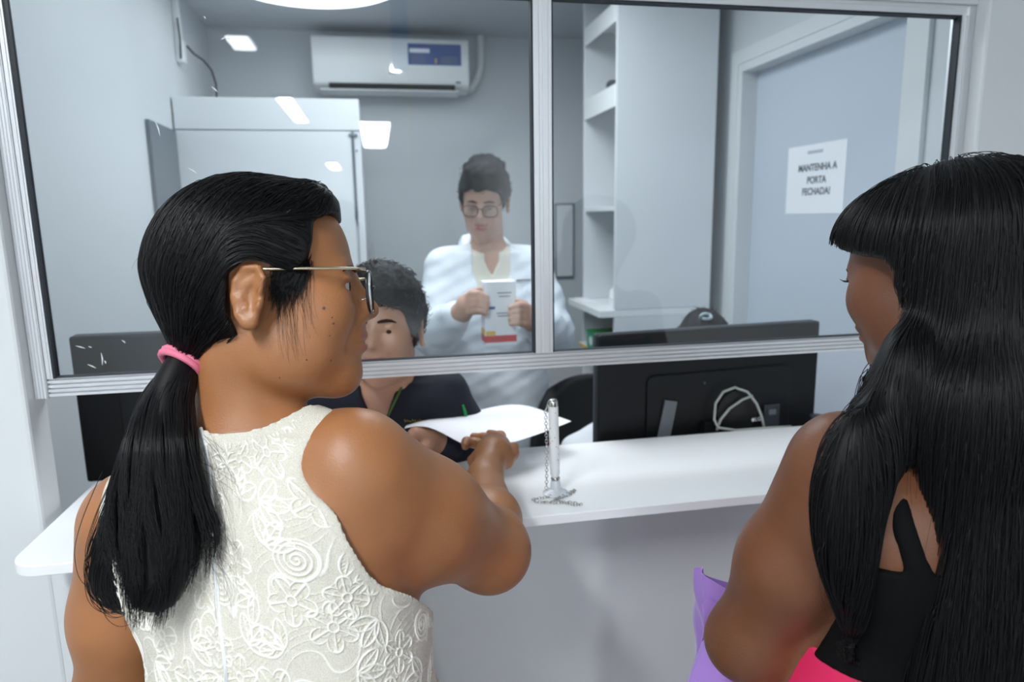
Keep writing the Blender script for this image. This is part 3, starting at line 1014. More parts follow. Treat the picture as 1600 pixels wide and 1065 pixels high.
class Head:
    """a head's own frame: f forward, u up, l to the person's left"""
    def __init__(s, C, f, up, size=1.0):
        s.C = np.array(C, float)
        s.f = nrm(f)
        s.l = nrm(np.cross(up, s.f))
        s.u = np.cross(s.f, s.l)
        s.A = np.array([s.f, s.u, s.l]); s.s = size

    def p(s, f, u, l): return s.C + s.s * (f * s.f + u * s.u + l * s.l)

    def loc(s, P): return ((np.asarray(P) - s.C) @ s.A.T) / s.s

    def ax(s, tilt=0.0):
        c, k = math.cos(tilt), math.sin(tilt)
        return np.array([c * s.f + k * s.u, -k * s.f + c * s.u, s.l])

    def build(s, F, jaw=1.0, chin=0.0, nose=1.0, cheek=1.0, brow=1.0, ears=True, lips=1.0, lid=.25):
        z = s.s
        def E(f, u, l, r, k=.02, mode='add', t=0): F.ell(s.p(f, u, l), s.ax(t), np.array(r) * z, k * z, mode)
        def B(f, u, l, r, k=.02, mode='add'): E(f, u, l, (r, r, r), k, mode)
        E(-.018, .035, 0, (.098, .086, .075))
        E(.035, .040, 0, (.055, .060, .063), .03)
        E(.040, -.025, 0, (.053, .075, .058 * cheek), .03)
        E(.034, -.078, 0, (.054, .038, .049 * jaw), .035)
        E(.076, -.104 - chin, 0, (.018, .017, .021), .035)
        for q in (1, -1):
            E(.063, -.028, .038 * q, (.028, .026, .022 * cheek), .03)
            E(.020, -.070, .040 * q * jaw, (.035, .030, .016), .03)
            E(.080, .018 * brow, .022 * q, (.013, .008, .022), .016)
            B(.101, -.001, .031 * q, .0155, .012, 'sub')
            B(.0775, -.001, .031 * q, .0125, .004)
            E(.0880, .0082 - .0062 * lid, .031 * q, (.0078, .0034 + .003 * lid, .0160), .004)
            E(.0860, -.0105, .031 * q, (.0075, .0034, .0145), .005)
        F.rc(s.p(.090, .008, 0), s.p(.112 * nose, -.028, 0), .0085 * z, .0115 * z, .014 * z)
        for q in (1, -1):
            B(.100 * nose, -.034, .0115 * q, .0085, .010)
            B(.1065, -.0435, .006 * q, .0032, .004, 'sub')
        for q in (1, -1):
            F.chain([s.p(.101, -.036, .020 * q), s.p(.093, -.052, .031 * q), s.p(.084, -.070, .036 * q)], [.0022 * z, .0028 * z, .002 * z], .007 * z, 'sub')
        E(.092, -.055, 0, (.012, .012, .022), .016)
        E(.0995, -.0585, 0, (.009 * lips, .0052, .022), .006)
        E(.0975, -.0720, 0, (.0095 * lips, .0062, .019), .007)
        E(.106, -.0650, 0, (.010, .0012, .024), .003, 'sub')
        if ears:
            for q in (1, -1):
                a = s.ax(-.22)
                a = np.array([nrm(a[0] + q * .35 * a[2]), a[1], np.cross(nrm(a[0] + q * .35 * a[2]), a[1])])
                c = s.p(-.010, -.010, .079 * q)
                F.ell(c, a, np.array((.017, .031, .006)) * z, .008 * z)
                F.ell(c + a[1] * -.026 * z + a[0] * .004 * z, a, np.array((.010, .011, .006)) * z, .006 * z)
                side = a[2] * (1 if (a[2] @ s.l) * q > 0 else -1)
                F.ell(c + side * .007 * z + a[0] * .003 * z - a[1] * .001 * z, a, np.array((.010, .019, .006)) * z, .004 * z, 'sub')
                rim = [c + a[0] * x_ * z + a[1] * y_ * z + side * .005 * z for x_, y_ in ((.012, .006), (.015, .020), (.006, .031), (-.008, .028), (-.016, .014), (-.015, -.004), (-.008, -.020), (.002, -.030))]
                F.chain(rim, np.array([.0028, .0032, .0036, .0038, .0038, .0036, .0036, .004]) * z, .004 * z)
                an = [c + a[0] * x_ * z + a[1] * y_ * z + side * .004 * z for x_, y_ in ((.004, .019), (-.005, .010), (-.007, -.004), (.0, -.014))]
                F.chain(an, np.array([.002, .0028, .003, .0028]) * z, .003 * z)
                F.ell(c + a[0] * .014 * z - a[1] * .008 * z + side * .004 * z, a, np.array((.004, .006, .004)) * z, .004 * z)

    def lip_paint(s, Cn):
        q = s.loc(Cn)
        up = ((q[:, 0] - .099) / .013) ** 2 + ((q[:, 1] + .0585) / .0062) ** 2 + (q[:, 2] / .024) ** 2 < 1
        lo = ((q[:, 0] - .097) / .013) ** 2 + ((q[:, 1] + .0720) / .0068) ** 2 + (q[:, 2] / .021) ** 2 < 1
        return (up | lo).astype(int)

    def skull(s, grow):
        """distance (own frame, metres) to the hair-bearing skull, grown by the hair's thickness"""
        def e(P, c, r):
            q = (P - np.array(c)) / np.array(r)
            k0 = np.sqrt((q ** 2).sum(-1)); k1 = np.sqrt(((q / np.array(r)) ** 2).sum(-1)) + 1e-9
            return k0 * (k0 - 1) / k1
        def D(P):
            a = e(P, (-.018, .035, 0), (.098 + grow, .086 + grow, .075 + grow))
            b = e(P, (.035, .040, 0), (.052 + grow, .058 + grow, .062 + grow))
            k = .03
            h = np.maximum(k - np.abs(a - b), 0)
            return np.minimum(a, b) - h * h / (4 * k)
        return D

    def eyes(s, parent, gaze=(0, 0)):
        for q in (1, -1):
            c = s.p(.0790, -.001, .031 * q)
            mb = MB().lathe(c - s.f * .0125 * s.s, [(0.0, 0)] + [(.0135 * s.s * math.sin(t), .0125 * s.s - .0135 * s.s * math.cos(t)) for t in np.linspace(.25, math.pi - .001, 12)], 20, axis=s.f)
            e = mb.build('eye', M['eye'], parent, smooth=180)
            gd = nrm(s.f + s.u * gaze[1] + s.l * gaze[0])
            MB().lathe(c + gd * .0118 * s.s, [(.0058 * s.s, 0), (.005 * s.s, .0014 * s.s), (.0, .0022 * s.s)], 18, axis=gd).build('iris', M['iris'], e, smooth=60)

    def front(s, F, u, l):
        f = np.linspace(.15, .02, 131)
        v = F.at(np.array([s.p(a, u, l) for a in f]))
        k = np.argmax(v < 0)
        return f[k]

    def brows(s, parent, m, thick=.0028, lift=0.0, F=None):
        for q in (1, -1):
            mb = MB()
            pts = [(.0172, .011), (.0192, .020), (.0202, .030), (.0190, .039), (.0148, .047)]
            mb.tube([s.p(s.front(F, u + lift, l * q) + thick * .1, u + lift, l * q) for u, l in pts], [thick * .7 * s.s, thick * s.s, thick * s.s, thick * .8 * s.s, thick * .35 * s.s], 8)
            mb.build('eyebrow', m, parent, smooth=180)


def frame_glasses(H, parent, m_front, m_temple, w_=.052, h_=.042, z=.112, uy=-.008, r=.0016, name='glasses', sq=3.0, temple_r=.0014, u_hinge=.012):
    g = MB()
    front = []
    for q in (1, -1):
        ring = []
        for a in np.linspace(0, 2 * math.pi, 33)[:-1]:
            ca, sa = math.cos(a), math.sin(a)
            k = (abs(ca) ** sq + abs(sa) ** sq) ** (-1 / sq)
            x, y = w_ / 2 * ca * k, h_ / 2 * sa * k
            ring.append(H.p(z - .004 * ((x * q + .033) / .06) ** 2 * 1.5, uy + y, .033 * q + x))
        g.tube(ring, r * H.s, 8, closed=True)
        front.append(ring)
    g.tube([H.p(z, uy + .006, .010), H.p(z + .003, uy + .009, 0), H.p(z, uy + .006, -.010)], r * H.s, 8)
    go = g.build(name, m_front, parent, smooth=180)
    for q in (1, -1):
        MB().tube([H.p(z - .006, u_hinge, .060 * q), H.p(z - .02, u_hinge + .001, .067 * q), H.p(.04, u_hinge + .003, .076 * q), H.p(-.005, u_hinge + .004, .0795 * q), H.p(-.025, u_hinge - .014, .079 * q)], temple_r * H.s, 8).build('temple', m_temple, go, smooth=180)
        MB().tube([H.p(z - .002, uy - .004, .010 * q), H.p(z - .012, uy - .006, .011 * q), H.p(z - .014, uy - .010, .010 * q)], .0007 * H.s, 6).build('nose_pad', M['chrome'], go, smooth=180)
    for ring in front:
        c = sum(ring) / len(ring)
        mb = MB()
        n = len(ring)
        mb.add([c + H.f * .0004] + [p + H.f * .0004 for p in ring] + [c - H.f * .0004] + [p - H.f * .0004 for p in ring],
               [(0, i + 1, (i + 1) % n + 1) for i in range(n)] + [(n + 1, n + 2 + (i + 1) % n, n + 2 + i) for i in range(n)] + [(i + 1, n + 2 + i, n + 2 + (i + 1) % n, (i + 1) % n + 1) for i in range(n)])
        mb.build('lens', M['lens'], go)
    return go


def hair_mat(name, tint=(.0035, .0036, .0045), rough=.36):
    m = bpy.data.materials.new(name)
    m.use_nodes = True
    nt = m.node_tree
    b = nt.nodes['Principled BSDF']
    b.inputs['Base Color'].default_value = tuple(tint) + (1,)
    b.inputs['Roughness'].default_value = rough
    b.inputs['Specular IOR Level'].default_value = .28
    return m


def skin_mat(name, colour, rough=.43, amt=.10):
    m = mat(name, colour, rough, spec=.5, noise=(14, amt), bump=(420, .18), sss=.06)
    return m


M['skin_tan'] = skin_mat('tan_skin', '#9d6841')
M['skin_brown'] = skin_mat('brown_skin', '#6d432b')
M['skin_light'] = skin_mat('light_skin', '#c39a86')
M['skin_mid'] = skin_mat('mid_skin', '#b98a72')
def quad_split(V, Q):
    """every quad into four"""
    E = np.sort(np.concatenate([Q[:, [0, 1]], Q[:, [1, 2]], Q[:, [2, 3]], Q[:, [3, 0]]]), 1)
    U, inv = np.unique(E[:, 0].astype(np.int64) * len(V) + E[:, 1], return_inverse=True)
    mid = (V[U // len(V)] + V[U % len(V)]) / 2
    n, m = len(Q), len(V)
    e = [inv[k * n:(k + 1) * n] + m for k in range(4)]
    c = m + len(mid) + np.arange(n)
    V2 = np.concatenate([V, mid, V[Q].mean(1)])
    Q2 = np.concatenate([np.stack([Q[:, 0], e[0], c, e[3]], 1), np.stack([e[0], Q[:, 1], e[1], c], 1), np.stack([c, e[1], Q[:, 2], e[2]], 1), np.stack([e[3], c, e[2], Q[:, 3]], 1)])
    return V2, Q2


def normals(V, Q):
    n = np.cross(V[Q[:, 2]] - V[Q[:, 0]], V[Q[:, 3]] - V[Q[:, 1]])
    N = np.zeros_like(V)
    for i in range(4): np.add.at(N, Q[:, i], n)
    return N / (np.linalg.norm(N, axis=1, keepdims=True) + 1e-12)


M['mole'] = mat('dark_mole', '#4d2f1e', .5)
M['lip'] = mat('lip_brown', '#9c5f4c', .4)
M['lip_pink'] = mat('lip_pink', '#b5706a', .4)
M['eye'] = mat('eye_white', '#bdb5ac', .15)
M['iris'] = mat('dark_iris', '#1c120c', .1)
M['hair'] = hair_mat('black_hair')
M['hair_base'] = mat('black_hair_base', (.003, .003, .0036, 1), .5, spec=.25)
M['hair_cap'] = mat('short_dark_hair', (.006, .006, .008, 1), .65, spec=.2, bump=(160, .6))
M['lens'] = pane_glass('spectacle_lens', 0.0, 1.6)
M['gold'] = mat('pale_gold_metal', '#d8cbb0', .25, metal=1.0)
M['frame_black'] = mat('black_frame', '#101216', .25)
# ------------------------------------------------------------------ the woman in cream lace
def head_from_camera(C, a_deg, tilt_deg, roll_deg=0, size=1.0, side=1):
    """side 1: looks to the photo's right, turned a_deg away from the camera; tilt raises the chin"""
    a, t = math.radians(a_deg), math.radians(tilt_deg)
    f = side * math.cos(a) * RT + math.sin(a) * FW
    up = -DN
    f2 = math.cos(t) * f + math.sin(t) * up
    up2 = -math.sin(t) * f + math.cos(t) * up
    r = math.radians(roll_deg)
    l = np.cross(up2, f2)
    return Head(C, f2, math.cos(r) * up2 + math.sin(r) * l, size)


w1 = empty('person', (-0.13, .80, 0), 'woman with a black ponytail in a cream lace sleeveless top reaching over the counter', 'person')
H1 = head_from_camera(W(421, 455, .80), 12, 4)
Rs, Ls = W(563, 738, .785), W(205, 820, .86)
El, Wr = W(764, 858, .955), W(758, 745, 1.19)
yaw1 = math.radians(67)
F1 = Field(axis_coords(-.46, .34, .0036), axis_coords(.50, 1.44, .0036), zones(-.005, .016, 1.0, .0036, 1.70))
F1.stack([(.70, -.10, .78, .165, .135, yaw1), (.82, -.11, .775, .185, .145, yaw1), (.95, -.115, .77, .172, .135, yaw1), (1.06, -.116, .765, .152, .122, yaw1), (1.13, -.118, .768, .152, .118, yaw1),
          (1.20, -.135, .785, .158, .110, yaw1), (1.27, -.155, .805, .148, .088, yaw1), (1.32, -.165, .818, .105, .066, yaw1), (1.35, -.168, .822, .07, .055, yaw1)])
fx1 = np.array((math.cos(yaw1), math.sin(yaw1), 0)); sx1 = np.array((math.sin(yaw1), -math.cos(yaw1), 0))   # sx1: to her right
for q in (1, -1):
    F1.ell(np.array((-.135, .79, 1.18)) + fx1 * .085 + sx1 * .07 * q, np.eye(3), (.06, .06, .06), .05)
    F1.ell(np.array((-.15, .805, 1.245)) - fx1 * .062 + sx1 * .075 * q, np.array((sx1, fx1, Z3)), (.06, .03, .075), .04)
nb1 = np.array((-.166, .822, 1.33))
F1.rc(nb1, H1.p(-.032, -.050, 0), .057, .048, .03)
F1.rc(H1.p(-.03, -.06, 0), H1.p(.015, -.078, 0), .042, .024, .025)
F1.rc(nb1 + np.array((0, 0, .0)), Rs + np.array((-.01, 0, .022)), .052, .045, .045)
F1.rc(nb1 + np.array((0, 0, -.01)), Ls + np.array((.01, 0, .022)), .050, .043, .045)
F1.rc(Rs - sx1 * .05 + np.array((0, 0, -.06)), Rs + np.array((0, 0, -.05)), .07, .055, .05)
T1 = F1.copy()
mid = Rs + (El - Rs) * .45
F1.chain([Rs, mid + np.array((0, 0, -.010)), El], [.067, .071, .052], .03)
F1.ell(El + np.array((0, 0, -.008)), np.eye(3), (.045, .045, .042), .03)
fm1 = El + (Wr - El) * .35
F1.chain([El, fm1 + np.array((.004, 0, 0)), Wr], [.047, .043, .0275], .025)
Le, Lw = W(186, 1085, .90), W(190, 1390, .845)
F1.chain([Ls, Ls + (Le - Ls) * .5, Le, Lw], [.060, .058, .048, .03], .03)
F1.rc(Lw, Lw + np.array((0, .02, -.10)), .03, .022, .02)
# right hand, palm up under the paper, thumb on the right
pc = W(772, 706, 1.265)
F1.rc(Wr, pc, .0275, .026, .02)
F1.rc(pc, W(777, 697, 1.315), .027, .024, .015)
F1.rc(W(757, 716, 1.26), W(768, 692, 1.30), .020, .018, .018)
for pts, rs in (
        ([(786, 692, 1.325), (782, 681, 1.375), (765, 677, 1.41)], (.0115, .0098, .0085)),
        ([(776, 692, 1.325), (757, 684, 1.38), (740, 682, 1.39)], (.0115, .0098, .0085)),
        ([(765, 698, 1.30), (744, 692, 1.34), (729, 690, 1.335), (727, 697, 1.32)], (.0110, .0100, .0090, .0078)),
        ([(758, 712, 1.27), (745, 712, 1.285), (738, 719, 1.27), (739, 728, 1.26)], (.0100, .0090, .0082, .0072)),
        ([(772, 730, 1.235), (790, 720, 1.26), (800, 709, 1.285), (803, 698, 1.30)], (.0150, .0135, .0118, .0100))):
    F1.chain([W(*p) for p in pts], rs, .008)
# legs and feet down to the floor
for q in (1, -1):
    hp = np.array((-.11, .78, .78)) + sx1 * .085 * q
    kn = np.array((-.11, .80, .44)) + sx1 * .08 * q
    an = np.array((-.11, .78, .07)) + sx1 * .085 * q
    F1.chain([hp, kn, an], [.095, .058, .038], .03)
    F1.rc(an + np.array((0, 0, -.03)), an + fx1 * .14 + np.array((0, 0, -.045)), .036, .026, .03)
H1.build(F1, jaw=1.12, cheek=1.1, nose=1.0)
b1 = skin_of(F1, 'body', [M['skin_tan'], M['lip']], w1, smooth=1, paint=H1.lip_paint)
H1.eyes(w1, (-.1, -.05))
H1.brows(w1, M['hair_cap'], .0026, F=F1)

for k, (px, py, r) in enumerate(((506, 481, .0016), (521, 505, .0013), (519, 496, .0009), (515, 524, .0010), (479, 562, .0009), (517, 563, .0011), (437, 590, .0008))):
    p = F1.hit(px, py, .5, 1.0)
    MB().lathe(p - FW * .0002, [(r, 0), (r * .7, .0004), (0, .0006)], 10, axis=-FW).build('mole', M['mole'], w1)

# ---- lace top: a shell over the trunk, cut at neckline, armholes and hem
def lace(name):
    """matt cream cloth with a fine net weave"""
    m = bpy.data.materials.new(name)
    m.use_nodes = True
    nt = m.node_tree
    b = nt.nodes['Principled BSDF']
    N, L = nt.nodes.new, nt.links.new
    tc = N('ShaderNodeTexCoord')
    v = N('ShaderNodeTexVoronoi'); v.inputs['Scale'].default_value = 430; v.feature = 'DISTANCE_TO_EDGE'
    L(tc.outputs['Object'], v.inputs['Vector'])
    r = N('ShaderNodeValToRGB')
    r.color_ramp.elements[0].position = .0; r.color_ramp.elements[0].color = (1, 1, 1, 1)
    r.color_ramp.elements[1].position = .22; r.color_ramp.elements[1].color = (0, 0, 0, 1)
    L(v.outputs['Distance'], r.inputs['Fac'])
    bp = N('ShaderNodeBump'); bp.inputs['Strength'].default_value = .35; bp.inputs['Distance'].default_value = .001
    L(r.outputs['Color'], bp.inputs['Height']); L(bp.outputs['Normal'], b.inputs['Normal'])
    cr = N('ShaderNodeValToRGB')
    cr.color_ramp.elements[0].color = lin('#c9c4b6'); cr.color_ramp.elements[1].color = lin('#d6d2c7')
    L(r.outputs['Color'], cr.inputs['Fac']); L(cr.outputs['Color'], b.inputs['Base Color'])
    b.inputs['Roughness'].default_value = .8
    b.inputs['Specular IOR Level'].default_value = .25
    return m


def lace_relief(u, v):
    """raised cords of flowers, leaves and scrolls over the unrolled cloth, in metres"""
    r_ = np.random.default_rng(3)
    h = np.zeros_like(u)
    def ridge(d, w=.0011): return np.exp(-(d / w) ** 2)
    warp = .006 * np.sin(u * 60 + 2) + .006 * np.sin(v * 75 + u * 30)
    vine = ridge(np.sin((u * .6 + v + warp * 2) * math.pi / .011) * .0035, .0009) * .45
    vine = np.maximum(vine, .3 * ridge(np.sin((u - v * .4 + warp) * math.pi / .017) * .004, .0009))
    free = np.ones_like(u)
    cell = .041
    for i in range(int((u.min()) / cell) - 1, int(u.max() / cell) + 2):
        for j in range(int(v.min() / cell) - 1, int(v.max() / cell) + 2):
            cu, cv = (i + .5 * (j % 2) + r_.uniform(-.22, .22)) * cell, (j + r_.uniform(-.22, .22)) * cell
            kind, rot, R = r_.random(), r_.uniform(0, 6.28), r_.uniform(.019, .025)
            m = np.nonzero((np.abs(u - cu) < .034) & (np.abs(v - cv) < .034))[0]
            if len(m) == 0: continue
            x, y = u[m] - cu, v[m] - cv
            x, y = x * math.cos(rot) + y * math.sin(rot), -x * math.sin(rot) + y * math.cos(rot)
            r, th = np.hypot(x, y), np.arctan2(y, x)
            if kind < .46:
                n = int(r_.integers(5, 7))
                s_ = np.abs(np.sin(n * th / 2))
                rp = R * (.45 + .55 * s_ ** .6)
                g = ridge(r - rp)
                g = np.maximum(g, .7 * ridge((1 - s_ ** 2) * r * 1.2, .0008) * (r < rp) * (r > R * .2))
                g = np.maximum(g, .8 * ridge(r - R * .2)); g = np.maximum(g, .45 * ridge(r - rp * .62, .0008))
                ins = r < rp
            elif kind < .91:
                g = np.zeros_like(x); ins = np.zeros(len(x), bool)
                for k in range(3):
                    a = (k - 1) * .85
                    lx, ly = x * math.cos(a) + y * math.sin(a) - .014, -x * math.sin(a) + y * math.cos(a)
                    w = .0066 * (1 - (lx / .0145) ** 2).clip(0) ** .8
                    inl = np.abs(lx) < .0145
                    g = np.maximum(g, inl * ridge(np.abs(ly) - w))
                    g = np.maximum(g, .7 * inl * ridge(ly, .0008))
                    g = np.maximum(g, .4 * inl * (np.abs(ly) < w) * ridge(np.sin((lx - np.abs(ly)) * math.pi / .0042) * .0013, .0007))
                    ins |= inl & (np.abs(ly) < w)
            else:
                sp = (r - .0052 * (th / (2 * math.pi))) / .0052
                g = ridge((sp - np.round(sp)) * .0052) * (r < R * .8)
                g = np.maximum(g, ridge(r - R * .82))
                ins = r < R * .82
            h[m] = np.maximum(h[m], g); free[m] = np.where(ins, 0, free[m])
    return .0015 * np.maximum(h, vine * free) - .0004 * (1 - free) * (h < .3)


M['lace'] = lace('cream_lace')
M['cord'] = mat('cream_cord', '#e3e0d7', .75, spec=.3)
M['leaf_cloth'] = mat('green_leaf_cloth', '#1c4a22', .7, noise=(45, .8))


def capsule_sd(g, a, b, r):
    X, Y, Z = g
    a, b = np.array(a, float), np.array(b, float)
    ba = b - a
    h = np.clip(((X - a[0]) * ba[0] + (Y - a[1]) * ba[1] + (Z - a[2]) * ba[2]) / (ba @ ba), 0, 1)
    return np.sqrt((X - a[0] - h * ba[0]) ** 2 + (Y - a[1] - h * ba[1]) ** 2 + (Z - a[2] - h * ba[2]) ** 2) - r


def smax(a, b, k):
    h = np.maximum(k - np.abs(a - b), 0)
    return np.maximum(a, b) + h * h / (4 * k)


gz = T1.c[2]
k0 = int(np.searchsorted(gz, .985)); k1 = int(np.searchsorted(gz, 1.46))
sl = (slice(None), slice(None), slice(k0, k1))
g1 = [T1.c[0].reshape(-1, 1, 1), T1.c[1].reshape(1, -1, 1), gz[k0:k1].reshape(1, 1, -1)]
T = T1.D[sl]
armR = Rs + (El - Rs) * .10
cut = capsule_sd(g1, armR + sx1 * .018 + np.array((0, 0, -.026)), Rs + (El - Rs) * .9, .101)
cutL = capsule_sd(g1, Ls + (Ls - Rs) * .05, Le, .078)
neck = capsule_sd(g1, nb1 + np.array((0, 0, .018)) + fx1 * .02, H1.p(-.02, -.06, 0), .083)
fold = .0025 * np.sin(70 * g1[0] + 30 * g1[2] + 3 * np.sin(25 * g1[2])) * np.clip((1.2 - g1[2]) * 6, 0, 1)
rim = np.minimum(np.minimum(np.abs(cut), np.abs(cutL)), np.abs(neck))
sh = T - .0065 + fold - .0045 * np.exp(-(rim / .012) ** 2)
sh = smax(sh, -cut, .004); sh = smax(sh, -cutL, .004); sh = smax(sh, -neck, .004)
sh = smax(sh, T - F1.D[sl] - .0055, .003)
dressD = sh.astype(np.float32)
DF = Field(T1.c[0], T1.c[1], gz[k0:k1]); DF.D = dressD
Vd, Qd = nets(DF.D, *DF.c)
Vd = relax(Vd, Qd, 3)
Vd, Qd = biggest(Vd, Qd)
Vd, Qd = quad_split(Vd, Qd)
Vd = relax(Vd, Qd, 1)
Vd, Qd = quad_split(Vd, Qd)
Nd = normals(Vd, Qd)
axc = np.array((np.interp(Vd[:, 2], [1.06, 1.13, 1.20, 1.27, 1.32], [-.116, -.118, -.135, -.155, -.165]), np.interp(Vd[:, 2], [1.06, 1.13, 1.20, 1.27, 1.32], [.765, .768, .785, .805, .818])))
ud = np.arctan2(Vd[:, 1] - axc[1], -(Vd[:, 0] - axc[0])) * .15
gv = (Vd[:, 0], Vd[:, 1], Vd[:, 2])
edge_ = np.minimum(.018 - 3 * (T1.at(Vd) - F1.at(Vd)), np.minimum(np.minimum(capsule_sd(gv, armR + sx1 * .018 + np.array((0, 0, -.026)), Rs + (El - Rs) * .9, .101), capsule_sd(gv, Ls + (Ls - Rs) * .05, Le, .078)), capsule_sd(gv, nb1 + np.array((0, 0, .018)) + fx1 * .02, H1.p(-.02, -.06, 0), .083)))
rad_ = np.stack([Vd[:, 0] - axc[0], Vd[:, 1] - axc[1]], 1)
rad_ /= np.linalg.norm(rad_, axis=1, keepdims=True) + 1e-9
outw = np.clip((T1.at(Vd) - .0015) / .0015, 0, 1) * np.clip((edge_ - .007) / .005, 0, 1) * np.clip(((rad_ * Nd[:, :2]).sum(1) - .25) / .3, 0, 1)
relief = lace_relief(ud, Vd[:, 2])
Vd = Vd + Nd * (relief * outw)[:, None]
top1 = np_mesh('lace_top', Vd, Qd, [M['lace'], M['cord']], w1, ((relief * outw)[Qd].mean(1) > .0005).astype(int))
# skirt from the waist to the knees
SF = Field(axis_coords(-.40, .18, .008), axis_coords(.5, 1.05, .008), axis_coords(.42, 1.10, .008))
SF.stack([(.45, -.10, .785, .215, .19, yaw1), (.7, -.10, .78, .20, .175, yaw1), (.85, -.112, .775, .194, .154, yaw1), (.95, -.116, .77, .176, .138, yaw1), (1.075, -.117, .766, .151, .121, yaw1)])
skin_of(SF, 'skirt', M['leaf_cloth'], w1, smooth=1)
# zip down the back
zp = []
for px, py in ((313, 668), (322, 700), (330, 760), (334, 830), (338, 900), (343, 960), (350, 1020), (356, 1075)):
    zp.append(DF.hit(px, py, .45, 1.0, -.0005))
zw = MB()
for a, b in zip(zp[:-1], zp[1:]):
    pass
zw.tube(zp, .0022, 6)
zw.build('zip', M['offwhite'], w1, smooth=180)

# ---- glasses
frame_glasses(H1, w1, M['frame_black'], M['gold'], w_=.054, h_=.048, z=.116, uy=-.010, r=.0017, temple_r=.0017, u_hinge=.014)

# ---- hair: close cap, strands combed back to the tie, ponytail
poly1 = [(.086, .10), (.086, .082), (.070, .080), (.058, .070), (.056, .048), (.050, .026), (.034, .014), (.016, .018), (.006, .028), (-.010, .030), (-.030, .016), (-.035, -.030), (-.026, -.055), (-.036, -.078), (-.055, -.088), (-.10, -.092), (-.2, -.06), (-.2, .2), (.1, .2)]
tie = W(291, 562, .775)
tl = H1.loc(tie)
sk1 = H1.skull(.006)
ax_ = axis_coords(-.17, .12, .003)
ay_ = axis_coords(-.12, .16, .003)
az_ = axis_coords(-.11, .11, .003)
gx, gy, gl = np.meshgrid(ax_, ay_, az_, indexing='ij')
Pg = np.stack([gx, gy, gl], -1)
sk1b = H1.skull(.011)
def vol1(P):
    """hair volume of the ponytailed head, own frame: skull plus the gather at the back and the lift over the brow"""
    d = sk1b(P)
    def sm(a, b, k):
        h = np.maximum(k - np.abs(a - b), 0); return np.minimum(a, b) - h * h / (4 * k)
    def rc(P, a, b, ra, rb):
        a, b = np.array(a), np.array(b); ba = b - a
        h = np.clip(((P - a) @ ba) / (ba @ ba), 0, 1)
        return np.linalg.norm(P - a - h[..., None] * ba, axis=-1) - (ra + h * (rb - ra))
    d = sm(d, rc(P, (-.055, -.015, 0), tuple(tl * np.array((.93, .93, 1))), .062, .017), .05)
    d = sm(d, rc(P, (.060, .098, -.03), (.066, .096, .035), .014, .017), .03)
    return d
Dh = vol1(Pg)
side_sd = smooth_poly_sd(poly1, gx[:, :, 0], gy[:, :, 0])[:, :, None]
Dh = np.maximum(Dh, side_sd)
Vh, Qh = nets(Dh.astype(np.float32), ax_, ay_, az_)
Vh = relax(Vh, Qh, 2)
Vh, Qh = biggest(Vh, Qh)
Vw = H1.C + H1.s * (Vh @ H1.A)
hr1 = np_mesh('hair', Vw, Qh, M['hair_base'], w1)


def comb(Dfun, roots, target, nstep, step, lift, wob, hug=.9):
    """threads laid along a surface from roots towards a target"""
    P = roots.copy()
    out = [P.copy()]
    n = len(P)
    ph = rng.uniform(0, 6.28, (n, 3))
    for i in range(nstep):
        e = 1e-3
        g = np.stack([Dfun(P + np.eye(3)[k] * e) - Dfun(P - np.eye(3)[k] * e) for k in range(3)], 1)
        g /= np.linalg.norm(g, axis=1, keepdims=True) + 1e-9
        d = target(P) if callable(target) else target - P
        dist = np.linalg.norm(d, axis=1, keepdims=True)
        d = d / (dist + 1e-9)
        d = d - g * (d * g).sum(1, keepdims=True) * hug
        d = d + wob * np.sin(ph + i * .7 + P[:, [1, 2, 0]] * 60)
        d /= np.linalg.norm(d, axis=1, keepdims=True) + 1e-9
        P = P + d * np.minimum(step, dist)
        v = Dfun(P)
        P = P - g * (v - lift)[:, None]
        out.append(P.copy())
    return np.stack(out, 1)


def thread(name, loc_paths, H, rad, m, parent, taper=.4):
    Pw = [H.C + H.s * (p @ H.A) for p in loc_paths]
    return strands(name, Pw, rad, m, parent, taper)


surf = Vh[(vol1(Vh) > -.002)]
pick = surf[rng.integers(0, len(surf), 5200)] + rng.normal(0, .0015, (5200, 3))
lift = rng.uniform(.0, .0035, 5200) + .0012 * np.sin(pick[:, 2] * 240 + pick[:, 1] * 90)
def sweep(P):
    d = tl - P
    n = np.linalg.norm(d, axis=1, keepdims=True)
    w_ = (np.clip((P[:, 0] + .035) / .05, 0, 1) * np.clip((.085 - P[:, 1]) / .03, 0, 1))[:, None]
    return (d / (n + 1e-9) * (1 - w_) + np.array((-.86, .42, 0)) * w_) * n
paths = comb(vol1, pick, sweep, 16, .0085, lift, .10)
def tidy(p, poly, slack=.004):
    near = np.abs(p[:, 2]) > .045
    sd = smooth_poly_sd(poly, p[:, 0], p[:, 1])
    return not np.any((sd > slack) & near) and not np.any(sd[:5] > slack)
keepers = [p for p in paths if tidy(p, poly1)]
thread('hair_strands', keepers, H1, .00042, M['hair'], hr1)
